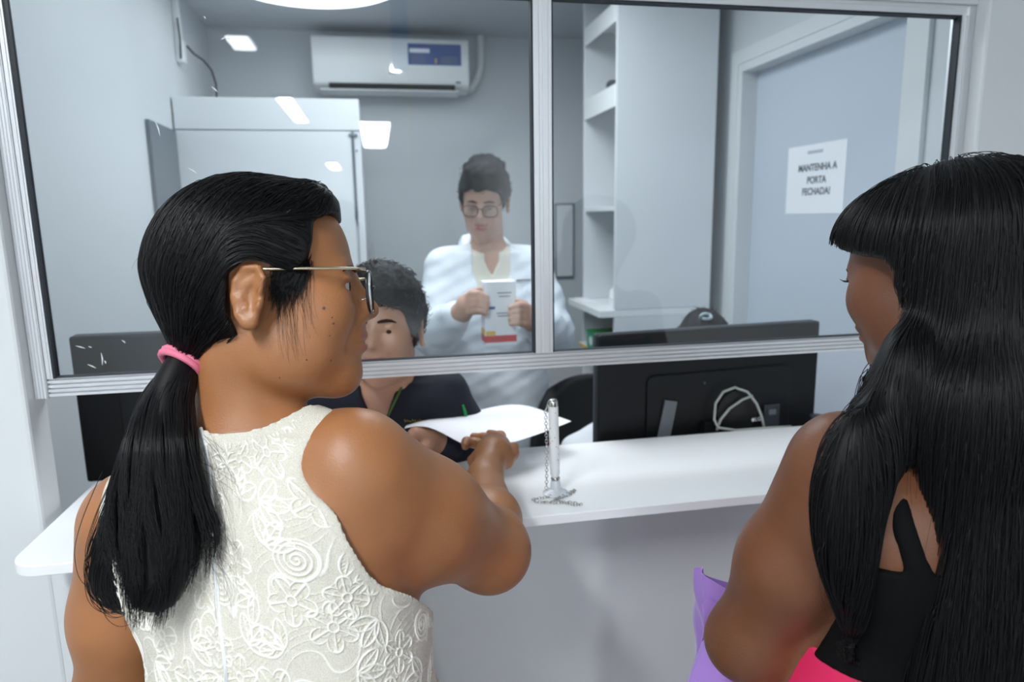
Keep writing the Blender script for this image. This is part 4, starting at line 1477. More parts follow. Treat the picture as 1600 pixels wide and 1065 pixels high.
# loose side wisps in front of the ear, and flyaways
wis = []
def cheek_l(f, u):
    """how far out the side of the head is at forward f, height u"""
    L_ = np.linspace(.105, .02, 86)
    P_ = np.stack([H1.p(a, b, c) for a, b in zip(f, u) for c in L_])
    v = F1.at(P_).reshape(len(f), len(L_))
    return L_[np.argmax(v < 0, axis=1)]
for sd_side in (-1, 1):
    for i in range(420 if sd_side < 0 else 120):
        f0, u0 = rng.uniform(.018, .054), rng.uniform(.012, .034)
        n = 11
        t = np.linspace(0, 1, n)
        ln = (.055 - .6 * abs(f0 - .026)) * rng.uniform(.5, 1.0)
        if i % 14 == 0: ln *= 2.1
        ff = f0 - .012 * t + .012 * t ** 2 * (i % 14 == 0) + rng.normal(0, .003) * t + .002 * np.sin(t * 5 + i)
        uu = u0 - ln * t
        ll = cheek_l(ff, uu) + .0012 + rng.uniform(0, .003)
        ll[0] = max(ll[0], .074)
        wis.append(np.stack([ff, uu, sd_side * -1 * ll * (-1 if sd_side < 0 else 1) * (1 if sd_side < 0 else 1)], 1))
for i in range(150):
    r0 = surf[rng.integers(0, len(surf))]
    if r0[1] < .03: continue
    n = 10; t = np.linspace(0, 1, n)
    d = nrm((tl - r0) + rng.normal(0, .05, 3)); nn = nrm(r0 - np.array((-.02, .03, 0)))
    p = r0 + np.outer(t * rng.uniform(.03, .07), d) + np.outer(np.sin(t * math.pi) * rng.uniform(.002, .009), nn)
    wis.append(p)
thread('loose_hair', wis, H1, .0002, M['hair'], hr1)
# tie
tb = MB()
dtie = nrm(W(262, 600, .76) - W(306, 545, .79))
u_ = nrm(np.cross(dtie, FW)); v_ = np.cross(dtie, u_)
for k in (-.6, .6):
    tb.tube([tie + dtie * (.006 + .0042 * k) + (u_ * math.cos(a) + v_ * math.sin(a)) * (.0235 + .001 * math.sin(3 * a)) for a in np.linspace(0, 2 * math.pi, 25)[:-1]], .0042, 8, closed=True)
tb.build('hair_tie', mat('pink_elastic', '#d9718b', .6, bump=(600, .4)), hr1, smooth=180)
# ponytail
gp = [(291, 564, .772), (274, 590, .758), (258, 625, .745), (250, 690, .735), (249, 760, .725), (250, 830, .72), (246, 900, .72), (230, 985, .725)]
wid = np.array([.015, .022, .028, .038, .049, .057, .050, .030])       # half widths across the view
dep = np.array([.015, .022, .026, .028, .028, .026, .022, .014])
G = []
for (px, py, pz), d_ in zip(gp, dep):
    zh = min([(DF.hit(px + o, py, .45, 1.0) - CAM) @ FW for o in (30, 60, 80)]) if py > 680 else 9
    G.append(W(px, py, min(pz, zh - d_ * .75)))
G = np.array(G)
ts = np.linspace(0, 1, len(G))
tt = np.linspace(0, 1, 30)
Gi = np.stack([np.interp(tt, ts, G[:, k]) for k in range(3)], 1)
for _ in range(3): Gi[1:-1] = (Gi[:-2] + 2 * Gi[1:-1] + Gi[2:]) / 4
Wi, Di = np.interp(tt, ts, wid), np.interp(tt, ts, dep)
PF = Field(axis_coords(-.46, -.10, .005), axis_coords(.5, 1.0, .005), axis_coords(1.05, 1.52, .005))
for i in range(len(Gi) - 3):
    PF.ell(Gi[i], np.array((RT, FW, -DN)), (Wi[i] * .55 + .002, Di[i] * .55, .022), .01)
pony = skin_of(PF, 'ponytail', M['hair_base'], w1, smooth=2)
ps_, thin_ = [], []
for i in range(5200):
    a, r = rng.uniform(0, 2 * math.pi), math.sqrt(rng.uniform(.25, 1))
    cx_, cd_ = r * math.cos(a), r * math.sin(a)
    if cd_ > .55 and rng.random() < .7: cd_ = -cd_
    L_ = 1 - abs(rng.normal(0, .10)) - .10 * abs(math.sin(7 * a)) if i % 3 else rng.uniform(.55, 1.0)
    L_ = max(.3, L_ - .20 * cx_ * cx_)
    m_ = int(8 + 22 * L_)
    t = np.linspace(0, L_, m_)
    c = np.stack([np.interp(t, tt, Gi[:, k]) for k in range(3)], 1)
    w_, d_ = np.interp(t, tt, Wi), np.interp(t, tt, Di)
    clump = math.floor(cx_ * 5) * 1.7
    wave = .16 * np.sin(t * 9 + clump) * t + .06 * np.sin(t * 23 + i) * t
    endcurl = np.clip(t - .75, 0, 1) ** 2 * (4.5 * math.sin(clump * 2.1 + 1) + rng.normal(0, 2.0))
    x_ = (cx_ + wave + endcurl) * w_
    p = c + np.outer(x_, RT) + np.outer(cd_ * d_, FW)
    ps_.append(p)
# curl at the lower left and wisps over the back
for i in range(260):
    t = np.linspace(0, 1, 24)
    o = rng.normal(0, 1, 2)
    base = np.array([W(*p) for p in ((205, 760, .735), (172, 830, .735), (155, 880, .74), (160, 925, .742), (185, 945, .745), (222, 930, .745), (238, 900, .745))])
    s_ = np.linspace(0, 1, len(base))
    c = np.stack([np.interp(t, s_, base[:, k]) for k in range(3)], 1)
    for _ in range(2): c[1:-1] = (c[:-2] + 2 * c[1:-1] + c[2:]) / 4
    sp_ = .009 * (1 - .3 * t)
    ps_.append(c + np.outer(o[0] * sp_, RT) + np.outer(o[1] * sp_, -DN))
for i in range(60):
    t = np.linspace(0, 1, 20)
    x0, y0 = rng.uniform(300, 325), rng.uniform(650, 860)
    ln = rng.uniform(40, 190); bend = rng.uniform(10, 70)
    p = np.stack([DF.hit(x0 + bend * math.sin(q * 2.2) * rng.uniform(.85, 1.0), min(y0 + ln * q, 1040), .45, 1.0, .006) for q in t[::4]])
    q_ = np.linspace(0, 1, len(p))
    c = np.stack([np.interp(t, q_, p[:, k]) for k in range(3)], 1)
    for _ in range(3): c[1:-1] = (c[:-2] + 2 * c[1:-1] + c[2:]) / 4
    thin_.append(c)
strands('back_wisps', thin_, .00016, M['hair'], pony, .4)
strands('ponytail_strands', ps_, .00042, M['hair'], pony, .45)

# ---- the sheet of paper she passes through the window
def bez(a, b, c, d, u, v):
    return (1 - u) * (1 - v) * a + u * (1 - v) * b + u * v * c + (1 - u) * v * d
pA, pB, pC, pD = W(632, 672, 1.42), W(790, 693, 1.385), W(893, 660, 1.50), W(812, 637, 1.63)
pE = W(640, 656, 1.60)
Gp = np.zeros((17, 13, 3))
for i in range(17):
    for j in range(13):
        u, v = i / 16, j / 12
        p = bez(pA, pB, pC, pE if False else pD, u, v)
        # the short far-left corner reaches the other sheet edge
        p = (1 - u) * ((1 - v) * pA + v * pE) + u * ((1 - v) * pB + v * pC)
        far = (1 - u) * pE + u * pC
        p = p + np.array((0, 0, 1.0)) * (.018 * math.sin(u * math.pi * 1.0) * math.sin(v * 2.4) + .014 * math.sin(u * 2 * math.pi + .3) * (1 - v) - .006 * u * u)
        p = p + (pD - ((pE + (pC - pE) * .68))) * (v ** 2) * math.exp(-((u - .68) / .28) ** 2)
        Gp[i, j] = p
pap = MB().grid(Gp, thick=.0006).build('paper_sheet', M['paper'], smooth=60)
tag(pap, 'sheet of white paper passed under the window in the hand of the ponytailed woman', 'paper')
# ------------------------------------------------------------------ the long-haired woman in black
w2 = empty('person', (.62, .63, 0), 'woman with long loose black hair in a black strappy top holding a purple bag', 'person')
H2 = head_from_camera(W(1461, 421, .79), 60, -8, size=.92, side=-1)
Ls2, Rs2 = W(1318, 738, .745), W(1690, 728, .80)
El2, Wr2 = W(1166, 1000, .855), W(1250, 985, 1.02)
s2 = Rs2 - Ls2; s2[2] = 0; s2 = nrm(s2)
f2 = np.array((-s2[1], s2[0], 0)); yaw2 = math.atan2(f2[1], f2[0])
m2_ = (Ls2 + Rs2) / 2; zs2 = m2_[2]
F2 = Field(axis_coords(.26, .98, .0042), axis_coords(.42, 1.12, .0042), zones(-.005, .016, .95, .0042, 1.70))
def c2(z, df=0.0): return (m2_[0] + f2[0] * df, m2_[1] + f2[1] * df)
rows = []
for z, a, b, df in ((.70, .17, .14, .03), (.82, .195, .15, .025), (.95, .20, .145, .02), (1.05, .185, .13, .015), (1.13, .165, .118, .01), (1.20, .16, .108, .005), (zs2 - .055, .155, .092, .0), (zs2 - .005, .115, .068, .0), (zs2 + .03, .065, .055, .005)):
    x, y = c2(z, df + .01); rows.append((z, x, y, a, b, yaw2))
F2.stack(rows)
for q in (1, -1):
    F2.ell(np.array((*c2(0, .10), 1.19)) + s2 * .075 * q, np.eye(3), (.06, .06, .06), .05)
    F2.ell(np.array((*c2(0, -.055), zs2 - .075)) + s2 * .08 * q, np.array((s2, f2, Z3)), (.062, .03, .08), .04)
nb2 = np.array((*c2(0, .01), zs2 + .02))
F2.rc(nb2, H2.p(-.03, -.05, 0), .058, .052, .035)
for S_ in (Ls2, Rs2):
    F2.rc(nb2, S_ + np.array((0, 0, .018)), .050, .042, .045)
F2.rc(Ls2 + s2 * .05 + np.array((0, 0, -.06)), Ls2 + np.array((0, 0, -.05)), .065, .05, .05)
T2 = F2.copy()
F2.chain([Ls2, Ls2 + (El2 - Ls2) * .5 + np.array((-.004, 0, .0)), El2], [.058, .053, .043], .03)
F2.chain([El2, El2 + (Wr2 - El2) * .4, Wr2], [.046, .042, .027], .025)
Rel, Rwr = Rs2 + np.array((.05, .02, -.27)), Rs2 + np.array((.0, .20, -.38))
F2.chain([Rs2, Rs2 + (Rel - Rs2) * .5, Rel, Rwr], [.058, .054, .044, .027], .03)
# hands: the left one grips the bag, the right one rests before her
def simple_hand(F, wr, d, up, side, curl=.6, s=1.0):
    """five-fingered hand from the wrist: d forward, up = back of the hand, side = towards the thumb"""
    d, up, side = nrm(d), nrm(up), nrm(side)
    F.rc(wr, wr + d * .055 * s, .026 * s, .026 * s, .015)
    F.rc(wr + d * .05 * s - side * .018 * s, wr + d * .078 * s - side * .022 * s, .02 * s, .015 * s, .012)
    F.rc(wr + d * .05 * s + side * .016 * s, wr + d * .085 * s + side * .022 * s, .02 * s, .015 * s, .012)
    for k, (o, ln) in enumerate(((.028, .068), (.010, .076), (-.009, .070), (-.027, .055))):
        p = wr + d * (.085 - .004 * abs(k - 1)) * s + side * o * s
        pts = [p]; a = .25
        for f_ in (.45, .33, .22):
            a += curl
            pts.append(pts[-1] + (d * math.cos(a) - up * math.sin(a)) * ln * f_ * s)
        F.chain(pts, [.0105 * s, .0095 * s, .0085 * s, .0075 * s], .006)
    b = wr + d * .025 * s + side * .022 * s
    F.chain([b, b + (d * .6 + side * .7 - up * .3) * .03 * s, b + (d * .95 + side * .75 - up * .6) * .052 * s, b + (d * 1.2 + side * .55 - up * .9) * .068 * s], [.014 * s, .012 * s, .0105 * s, .009 * s], .008)
simple_hand(F2, Wr2, Wr2 - El2, (0, 0, 1), -s2 if False else s2, .7)
simple_hand(F2, Rwr, Rwr - Rel, (0, 0, 1), -s2, .5)
for q in (1, -1):
    hp = np.array((*c2(0, .03), .78)) + s2 * .09 * q
    kn = np.array((*c2(0, .05), .44)) + s2 * .085 * q
    an = np.array((*c2(0, .02), .07)) + s2 * .085 * q
    F2.chain([hp, kn, an], [.098, .058, .038], .03)
    F2.rc(an + np.array((0, 0, -.03)), an + f2 * .14 + np.array((0, 0, -.045)), .036, .026, .03)
H2.build(F2, jaw=1.05, cheek=1.12, nose=.86, lips=.95)
skin_of(F2, 'body', [M['skin_brown'], M['lip']], w2, smooth=1, paint=H2.lip_paint)
H2.eyes(w2)
H2.brows(w2, M['hair_cap'], .0020, F=F2)
# eyelashes of the near eye
el = MB()
for t in np.linspace(-.9, .9, 9):
    a = H2.p(.0925 - .006 * t * t, .003, .031 + .013 * t)
    el.tube([a, a + (H2.f * .006 + H2.u * .001 + H2.l * .003 * t), a + (H2.f * .009 + H2.u * .004 + H2.l * .005 * t)], [.0006, .0005, .0002], 5)
el.build('eyelashes', M['hair_base'], w2)

# ---- black top with a racer back
M['top_black'] = mat('black_jersey', (.0022, .0022, .0025, 1), .85, spec=.15, bump=(500, .2))
M['pink'] = mat('hot_pink_jersey', '#d81f58', .7, bump=(400, .2))
hem = T2.hit(1335, 1062, .4, 1.2)[2]
gz = T2.c[2]
k0, k1 = int(np.searchsorted(gz, hem)), int(np.searchsorted(gz, 1.42))
sl = (slice(None), slice(None), slice(k0, k1))
g2 = [T2.c[0].reshape(-1, 1, 1), T2.c[1].reshape(1, -1, 1), gz[k0:k1].reshape(1, 1, -1)]
yoke = T2.hit(1432, 896, .4, 1.2)
inc = g2[2] - (yoke[2] + 0 * g2[0] + 0 * g2[1])
strap_pts = [T2.hit(px, py, .4, 1.2) for px, py in ((1352, 662), (1378, 705), (1396, 760), (1412, 825), (1432, 885), (1470, 960))]
st_r = (.010, .0100, .0105, .011, .012, .014)
for a, b, r in zip(strap_pts[:-1], strap_pts[1:], st_r):
    inc = np.minimum(inc, capsule_sd(g2, a, b, r))
# the same strap mirrored on her right shoulder and both fronts
def mirror(p):
    d = (p - m2_) @ s2
    return p - 2 * d * s2
for a, b, r in zip(strap_pts[:-1], strap_pts[1:], st_r):
    inc = np.minimum(inc, capsule_sd(g2, mirror(a), mirror(b), r))
top_l = strap_pts[0]
for q in (0, 1):
    a = top_l if not q else mirror(top_l)
    b = np.array((*c2(0, .10), zs2 - .10)) + s2 * .085 * (1 if q else -1)
    c = np.array((*c2(0, .06), zs2 + .02)) + s2 * .085 * (1 if q else -1)
    inc = np.minimum(inc, capsule_sd(g2, a, c, .013)); inc = np.minimum(inc, capsule_sd(g2, c, b, .018))
armc = capsule_sd(g2, Ls2, El2, .073)
sh = smax(T2.D[sl] - .006, inc, .003)
sh = smax(sh, -np.where(g2[2] < yoke[2] + .05, capsule_sd(g2, Ls2 + (El2 - Ls2) * .1, El2, .070), 1e3), .003)
TF2 = Field(T2.c[0], T2.c[1], gz[k0:k1]); TF2.D = sh.astype(np.float32)
TF2.D[:, :, 0] = np.maximum(TF2.D[:, :, 0], .002)
skin_of(TF2, 'strappy_top', M['top_black'], w2, smooth=1, keep=4)
PF2 = Field(axis_coords(.26, .98, .007), axis_coords(.36, 1.0, .007), axis_coords(.40, hem + .05, .007))
rows = []
for z, a, b, df in ((.42, .215, .185, .03), (.70, .195, .165, .03), (.82, .203, .158, .025), (.95, .207, .152, .02), (1.05, .1885, .1335, .015), (1.13, .1685, .1215, .01)):
    x, y = c2(z, df + .01); rows.append((z, x, y, a, b, yaw2))
PF2.stack([r for r in rows if r[0] < hem + .12])
PF2.D = np.maximum(PF2.D, (PF2.c[2].reshape(1, 1, -1) - hem - .012).astype(np.float32))
skin_of(PF2, 'skirt', M['pink'], w2, smooth=1)

# ---- long hair
HF = Field(axis_coords(.26, .98, .006), axis_coords(.38, .90, .006), axis_coords(.98, 1.72, .006))
grow = .014
HF.ell(H2.p(-.018, .024, 0), H2.ax(), (.098 + grow, .086 + grow * .15, .075 + grow * 1.2), .01)
HF.ell(H2.p(.035, .040, 0), H2.ax(), (.054 + grow, .058 + grow * .15, .062 + grow), .03)
HF.ell(H2.p(.044, .060, .028), H2.ax(-.4), (.036, .026, .030), .03)
HF.rc(H2.p(-.045, .005, 0), W(1540, 640, .72), .088, .080, .05)
Xw = np.stack(np.meshgrid(*HF.c, indexing='ij'), -1)
lo2 = H2.loc(Xw)
poly2 = [(.16, .20), (.16, .075), (.105, .056), (.075, .040), (.045, .024), (.018, .014), (.0, .006), (-.010, -.015), (-.016, -.05), (-.018, -.10), (-.018, -.30), (-.4, -.3), (-.4, .2)]
HF.D = np.maximum(HF.D, smooth_poly_sd(poly2, lo2[..., 0], lo2[..., 1]).astype(np.float32))
def lay(px, py, lift, zf):
    p = T2.hit(px, py, .4, .95)
    z = (p - CAM) @ FW
    if z > .9: return W(px, py, zf)
    return W(px, py, min(z - lift, zf + .05))
drape = [((1540, 600), .72, .080, .055), ((1590, 690), .70, .086, .045), ((1605, 770), .69, .092, .04), ((1622, 860), .685, .088, .036), ((1610, 960), .65, .095, .034), ((1600, 1060), .65, .10, .03), ((1600, 1150), .65, .10, .028)]
prev = None
for (xy, z, hw, hd) in drape:
    c = lay(xy[0], xy[1], hd * .35, z)
    if prev is not None:
        for t in (.33, .66, 1.0):
            HF.ell(prev[0] + (c - prev[0]) * t, np.array((RT, FW, -DN)), (prev[1] + (hw - prev[1]) * t, prev[2] + (hd - prev[2]) * t, .06), .03)
    prev = (c, hw, hd)
lock = [((1440, 530), .735, .036, .035), ((1412, 600), .71, .026, .026), ((1388, 655), .69, .024, .022), ((1345, 712), .675, .027, .020), ((1325, 768), .67, .025, .018), ((1320, 820), .67, .021, .016), ((1324, 868), .67, .016, .012), ((1334, 915), .67, .010, .008)]
prev = None
for (xy, z, hw, hd) in lock:
    c = lay(xy[0], xy[1], hd * .5, z)
    if prev is not None:
        for t in (.5, 1.0):
            HF.ell(prev[0] + (c - prev[0]) * t, np.array((RT, FW, -DN)), (prev[1] + (hw - prev[1]) * t, prev[2] + (hd - prev[2]) * t, .045), .02)
    prev = (c, hw, hd)
hr2 = skin_of(HF, 'hair', M['hair_base'], w2, smooth=3)
Vh2 = np.array([v.co[:] for v in hr2.data.vertices])
seen = ((Vh2 - CAM) @ FW) < .86
roots = Vh2[seen]
n2 = 7500
r0 = roots[rng.integers(0, len(roots), n2)] + rng.normal(0, .002, (n2, 3))
crown = H2.p(-.02, .13, -.02)
def flow(P):
    d = P - crown
    g = np.tile(np.array((0, 0, -1.0)), (len(P), 1))
    hl = H2.loc(P)
    w_ = np.clip((hl[:, 1] - .02) / .08, 0, 1)[:, None]
    rad = d - (d @ H2.u)[:, None] * H2.u
    rad /= np.linalg.norm(rad, axis=1, keepdims=True) + 1e-6
    return (g * (1 - w_ * .8) + rad * w_) * .5
P = r0.copy(); out = [P.copy()]
ph = rng.uniform(0, 6.28, n2)
lift = rng.uniform(.0005, .005, n2)
for i in range(22):
    g = HF.grad(P)
    d = flow(P); d = d - g * (d * g).sum(1, keepdims=True) * .9
    d = d / (np.linalg.norm(d, axis=1, keepdims=True) + 1e-9)
    d = d + .07 * np.outer(np.sin(P[:, 2] * 55 + np.floor(ph * 3)), RT)
    P = P + d * .009
    v = HF.at(P)
    P = P - g * np.clip(v - lift, -.008, .004)[:, None]
    out.append(P.copy())
S2 = np.stack(out, 1)
L2 = H2.loc(S2.reshape(-1, 3))
sd2 = smooth_poly_sd(poly2, L2[:, 0], L2[:, 1]).reshape(S2.shape[:2])
sd2[L2[:, 1].reshape(S2.shape[:2]) < -.11] = -1
cutS = []
for p, s_ in zip(S2, sd2):
    bad = s_ > np.where(H2.loc(p)[:, 1] > -.02, -.001, .006)
    k = np.argmax(bad) if np.any(bad) else len(p)
    if k >= 4: cutS.append(p[:k])
strands('hair_strands', cutS, .00042, M['hair'], hr2, .6)
fly = []
for i in range(260):
    k = rng.integers(0, n2)
    b = S2[k]
    if np.any(sd2[k] > -.02): continue
    if i < 110:
        pass
    t = np.linspace(0, 1, len(b))
    side = -RT * rng.uniform(.0, .03) - FW * rng.uniform(.0, .01) + np.array((0, 0, rng.uniform(0, .006)))
    fly.append(b + np.outer(np.sin(t * 2.6) * t, side))
for i in range(90):
    x0, y0 = rng.uniform(1372, 1400), rng.uniform(600, 660)
    t = np.linspace(0, 1, 14)
    ln = rng.uniform(40, 150)
    base = np.array([W(x0 - rng.uniform(20, 28) * (x0 - 1360) / 20 * math.sin(q * 2.4), y0 + ln * q, .70) for q in t])
    fly.append(base)
strands('loose_hair', fly, .0002, M['hair'], hr2, .4)

# ---- purple bag
bg = empty('bag', W(1150, 1010, .97), 'crumpled purple shopping bag held under the arm of the long-haired woman', 'bag')
bc = W(1172, 1010, .985)
u_b, v_b = RT - RT[2] * np.array((0, 0, 1.0)), FW - FW[2] * np.array((0, 0, 1.0))
u_b, v_b = nrm(u_b), nrm(v_b)
rows_o = []
for i in range(25):
    t = i / 24
    z = .085 - .36 * t
    row = []
    for j in range(48):
        a = 2 * math.pi * j / 48
        ca, sa = math.cos(a), math.sin(a)
        hw, hd = .078 + .018 * t, .030 + .018 * math.sin(t * 2.5)
        k = (abs(ca) ** 3 + abs(sa) ** 3) ** (-1 / 3)
        wr_ = 1 + .05 * math.sin(5 * a + 7 * t) + .04 * math.sin(9 * a - 11 * t) + .05 * math.sin(17 * t + 2 * a)
        zz = z + (.012 * math.sin(2 * a + .6) - .012 * ca) * (1 - t) - .02 * ca * (1 - t)
        row.append(bc + u_b * (hw * ca * k * wr_ + .010 * math.sin(6 * t)) + v_b * hd * sa * k * wr_ + np.array((0, 0, zz)))
    row.append(row[0])
    rows_o.append(row)
M['purple'] = mat('purple_fabric', '#a67fd0', .5, sheen=.3, bump=(60, .4))
bm_ = MB().grid(rows_o, thick=.0012)
cb_ = sum(np.array(r) for r in [np.array(rows_o[-1]).mean(0)])
bm_.add(list(rows_o[-1][:-1]), [tuple(range(48))])
bm_.build('pouch', M['purple'], bg, smooth=70)
fl = []
for i in range(9):
    t = i / 8
    fl.append([bc + u_b * (-.080 + .075 * q) + v_b * (-.034 - .010 * math.sin(t * 3) + .004 * math.sin(q * 9)) + np.array((0, 0, .088 - .03 * q + .035 * q * (1 - q) - .055 * t + .006 * math.sin(q * 12))) for q in np.linspace(0, 1, 12)])
MB().grid(fl, thick=.001).build('turned_hem', M['purple'], bg, smooth=70)
hb = MB()
hb.tube([bc + u_b * x + v_b * y + np.array((0, 0, z)) for x, y, z in ((-.02, .0, .07), (.0, .015, .10), (.035, .02, .105), (.06, .01, .085), (.07, .0, .06))], .004, 8)
hb.build('handle', M['purple'], bg, smooth=180)
# ------------------------------------------------------------------ the three people of the office
def short_hair(H, parent, poly, grow, bumps, m, name='hair', noise=.004, extra=(), step=.0035, curls=0):
    ax_, ay_, az_ = axis_coords(-.17, .14, step), axis_coords(-.14, .18, step), axis_coords(-.12, .12, step)
    g = np.meshgrid(ax_, ay_, az_, indexing='ij')
    P = np.stack(g, -1)
    D = H.skull(grow)(P)
    for c, r in extra:
        q = (P - np.array(c)) / np.array(r)
        d = (np.sqrt((q ** 2).sum(-1)) - 1) * min(r)
        h = np.maximum(.025 - np.abs(D - d), 0); D = np.minimum(D, d) - h * h / .1
    D = D + noise * (np.sin(P[..., 0] * bumps + 2 * np.sin(P[..., 2] * bumps * .7)) * np.sin(P[..., 1] * bumps * 1.1 + 1) * np.sin(P[..., 2] * bumps + P[..., 0] * bumps * .5))
    sd = smooth_poly_sd(poly, P[:, :, 0, 0], P[:, :, 0, 1])[:, :, None]
    D = np.maximum(D, sd + .004 * np.sin(P[..., 2] * 120 + P[..., 0] * 60))
    V, Q = nets(D.astype(np.float32), ax_, ay_, az_)
    V = relax(V, Q, 1)
    V, Q = biggest(V, Q)
    o = np_mesh(name, H.C + H.s * (V @ H.A), Q, m, parent)
    if curls:
        out = []
        idx = rng.integers(0, len(V), curls)
        for k in idx:
            p = V[k]; n = nrm(p - np.array((-.01, .02, 0)))
            a = nrm(np.cross(n, rng.normal(0, 1, 3))); b = np.cross(n, a)
            t = np.linspace(0, 1, 8)
            r = rng.uniform(.003, .007)
            out.append(H.C + H.s * ((p - n * .002 + np.outer(np.sin(t * 3.6) * r, a) + np.outer((1 - np.cos(t * 3.6)) * r, b) + np.outer(t * rng.uniform(.002, .008), n)) @ H.A))
        strands('hair_strands', out, .0007, M['hair'], o, .6)
    return o


SHORT = [(.12, .20), (.12, .058), (.088, .056), (.072, .052), (.060, .036), (.050, .010), (.038, -.012), (.026, -.014), (.018, .010), (.004, .026), (-.016, .022), (-.030, -.008), (-.036, -.040), (-.060, -.062), (-.11, -.06), (-.2, -.02), (-.2, .2)]

# ---- standing pharmacist in a white coat
M['coat'] = mat('white_coat_cloth', '#dfe5ec', .75, bump=(90, .25))
M['shirt'] = mat('cream_shirt', '#d9d4c6', .75)
M['trousers'] = mat('dark_trousers', '#2a2f38', .8)
M['shoe'] = mat('black_shoe', '#111111', .5)
m1 = empty('person', (.33, 2.15, 0), 'standing man in glasses and a white lab coat reading a medicine box', 'person')
H3 = head_from_camera(W(757, 313, 2.22), -84, -26, 3, size=.93, side=-1)
La, Ra = W(694, 422, 2.27), W(833, 420, 2.30)          # as seen: left, right
LEl, REl = W(678, 525, 2.22), W(866, 520, 2.24)
LWr, RWr = W(716, 490, 2.02), W(838, 505, 2.05)
sm = Ra - La; sm[2] = 0; sm = nrm(sm); fm = np.array((sm[1], -sm[0], 0)); ym = math.atan2(fm[1], fm[0])
cm = (La + Ra) / 2
F3 = Field(axis_coords(.0, .72, .005), axis_coords(1.78, 2.42, .005), zones(-.004, .014, 1.05, .006, 1.82))
zs = cm[2]
F3.stack([(z, cm[0] + fm[0] * d, cm[1] + fm[1] * d, a, b, ym) for z, a, b, d in ((.80, .17, .13, .0), (.95, .165, .125, .0), (1.10, .155, .115, .01), (1.25, .165, .115, .01), (zs - .06, .165, .10, .0), (zs, .12, .07, .0), (zs + .035, .065, .055, .0))])
nb3 = np.array((cm[0], cm[1], zs + .03))
for S_ in (La, Ra): F3.rc(nb3, S_ + np.array((0, 0, .02)), .05, .045, .05)
B3 = F3.copy()
F3.rc(nb3, H3.p(-.03, -.06, 0), .055, .052, .03)
for q in (1, -1):
    hp = np.array((cm[0], cm[1], .80)) + sm * .085 * q
    an = np.array((cm[0], cm[1], .08)) + sm * .095 * q
    F3.chain([hp, (hp + an) / 2, an], [.09, .06, .042], .03)
    F3.rc(an + np.array((0, 0, -.035)), an + fm * .16 + np.array((0, 0, -.045)), .042, .032, .03)
for w_, e_ in ((LWr, LEl), (RWr, REl)):
    F3.rc(La if w_ is LWr else Ra, e_, .043, .040, .02)
    F3.rc(e_, w_, .04, .026, .02)
box_c = W(779, 488, 2.00)
def box_hand(F, wr, palm, base, mid_, tip, th):
    """a hand closed on the carton: four fingers over its edge and a thumb"""
    F.rc(wr, palm, .026, .027, .015)
    F.rc(palm + np.array((0, 0, .016)), palm - np.array((0, 0, .020)), .022, .020, .015)
    for k, ln in enumerate((.92, 1.0, .95, .8)):
        o = -DN * (.026 - .0175 * k)
        b, m, t_ = base + o, mid_ + o * .95, mid_ + (tip - mid_) * ln + o * .9
        F.rc(palm + o * .8, b, .012, .0105, .008)
        F.chain([b, m, t_], [.0102, .0092, .0078], .003)
    F.chain(th, [.0135, .0115, .0095], .008)
box_hand(F3, LWr, W(727, 480, 2.0), W(737, 473, 1.965), W(749, 472, 1.945), W(762, 478, 1.945), [W(728, 470, 2.0), W(738, 458, 1.985), W(750, 452, 1.975)])
box_hand(F3, RWr, W(829, 497, 2.0), W(820, 492, 1.965), W(809, 490, 1.945), W(796, 494, 1.945), [W(828, 488, 2.0), W(819, 476, 1.985), W(808, 470, 1.97)])
H3.build(F3, jaw=.98, lid=.9)
skin_of(F3, 'body', [M['skin_light'], M['lip_pink']], m1, smooth=1, paint=H3.lip_paint)
H3.eyes(m1, (0, -.35)); H3.brows(m1, M['hair_cap'], .003, F=F3)
short_hair(H3, m1, SHORT, .014, 70, M['hair_cap'], noise=.003, extra=(((.045, .105, .0), (.06, .035, .06)), ((-.02, .12, 0), (.07, .03, .06))), curls=900)
frame_glasses(H3, m1, M['frame_black'], M['frame_black'], w_=.050, h_=.038, r=.0018)
C3 = B3.copy()
for S_, E_, W_ in ((La, LEl, LWr), (Ra, REl, RWr)):
    C3.chain([S_, S_ + (E_ - S_) * .5, E_, E_ + (W_ - E_) * .5, W_ - (W_ - E_) * .12], [.052, .052, .050, .046, .037], .03)
C3.stack([(z, cm[0], cm[1], a, b, ym) for z, a, b in ((.62, .20, .165), (.90, .185, .145), (1.10, .165, .125))], .05)
g3 = [C3.c[0].reshape(-1, 1, 1), C3.c[1].reshape(1, -1, 1), C3.c[2].reshape(1, 1, -1)]
tq = (g3[0] - cm[0]) * fm[0] + (g3[1] - cm[1]) * fm[1]
sq_ = (g3[0] - cm[0]) * sm[0] + (g3[1] - cm[1]) * sm[1]
fold3 = .0011 * np.sin(75 * g3[2] + 40 * sq_) * np.sin(35 * sq_ + 19 * g3[2]) + .0012 * np.sin(130 * g3[2] - 60 * g3[0])
vneck = np.where(tq > .02, np.abs(sq_ - .004) - np.clip((g3[2] - (zs - .17)) * .36, -.05, .06), 1.0)
dc = C3.D - .010 + fold3
dc = smax(dc, -vneck, .004)
dc = smax(dc, -capsule_sd(g3, nb3 + np.array((0, 0, .012)), H3.p(-.03, -.06, 0), .060), .004)
dc = np.maximum(dc, .64 - g3[2])
coat = skin_of(C3, 'lab_coat', M['coat'], m1, smooth=1, D=dc.astype(np.float32))
ds = smax(smax(B3.D - .004, -(capsule_sd(g3, nb3 + np.array((0, 0, .02)), H3.p(-.03, -.06, 0), .059)), .004), .86 - g3[2], .004)
vs = np.where(tq > .02, np.abs(sq_ - .004) - np.clip((g3[2] - (zs - .015)) * .45, -.05, .022), 1.0)
ds = smax(ds, -vs, .003)
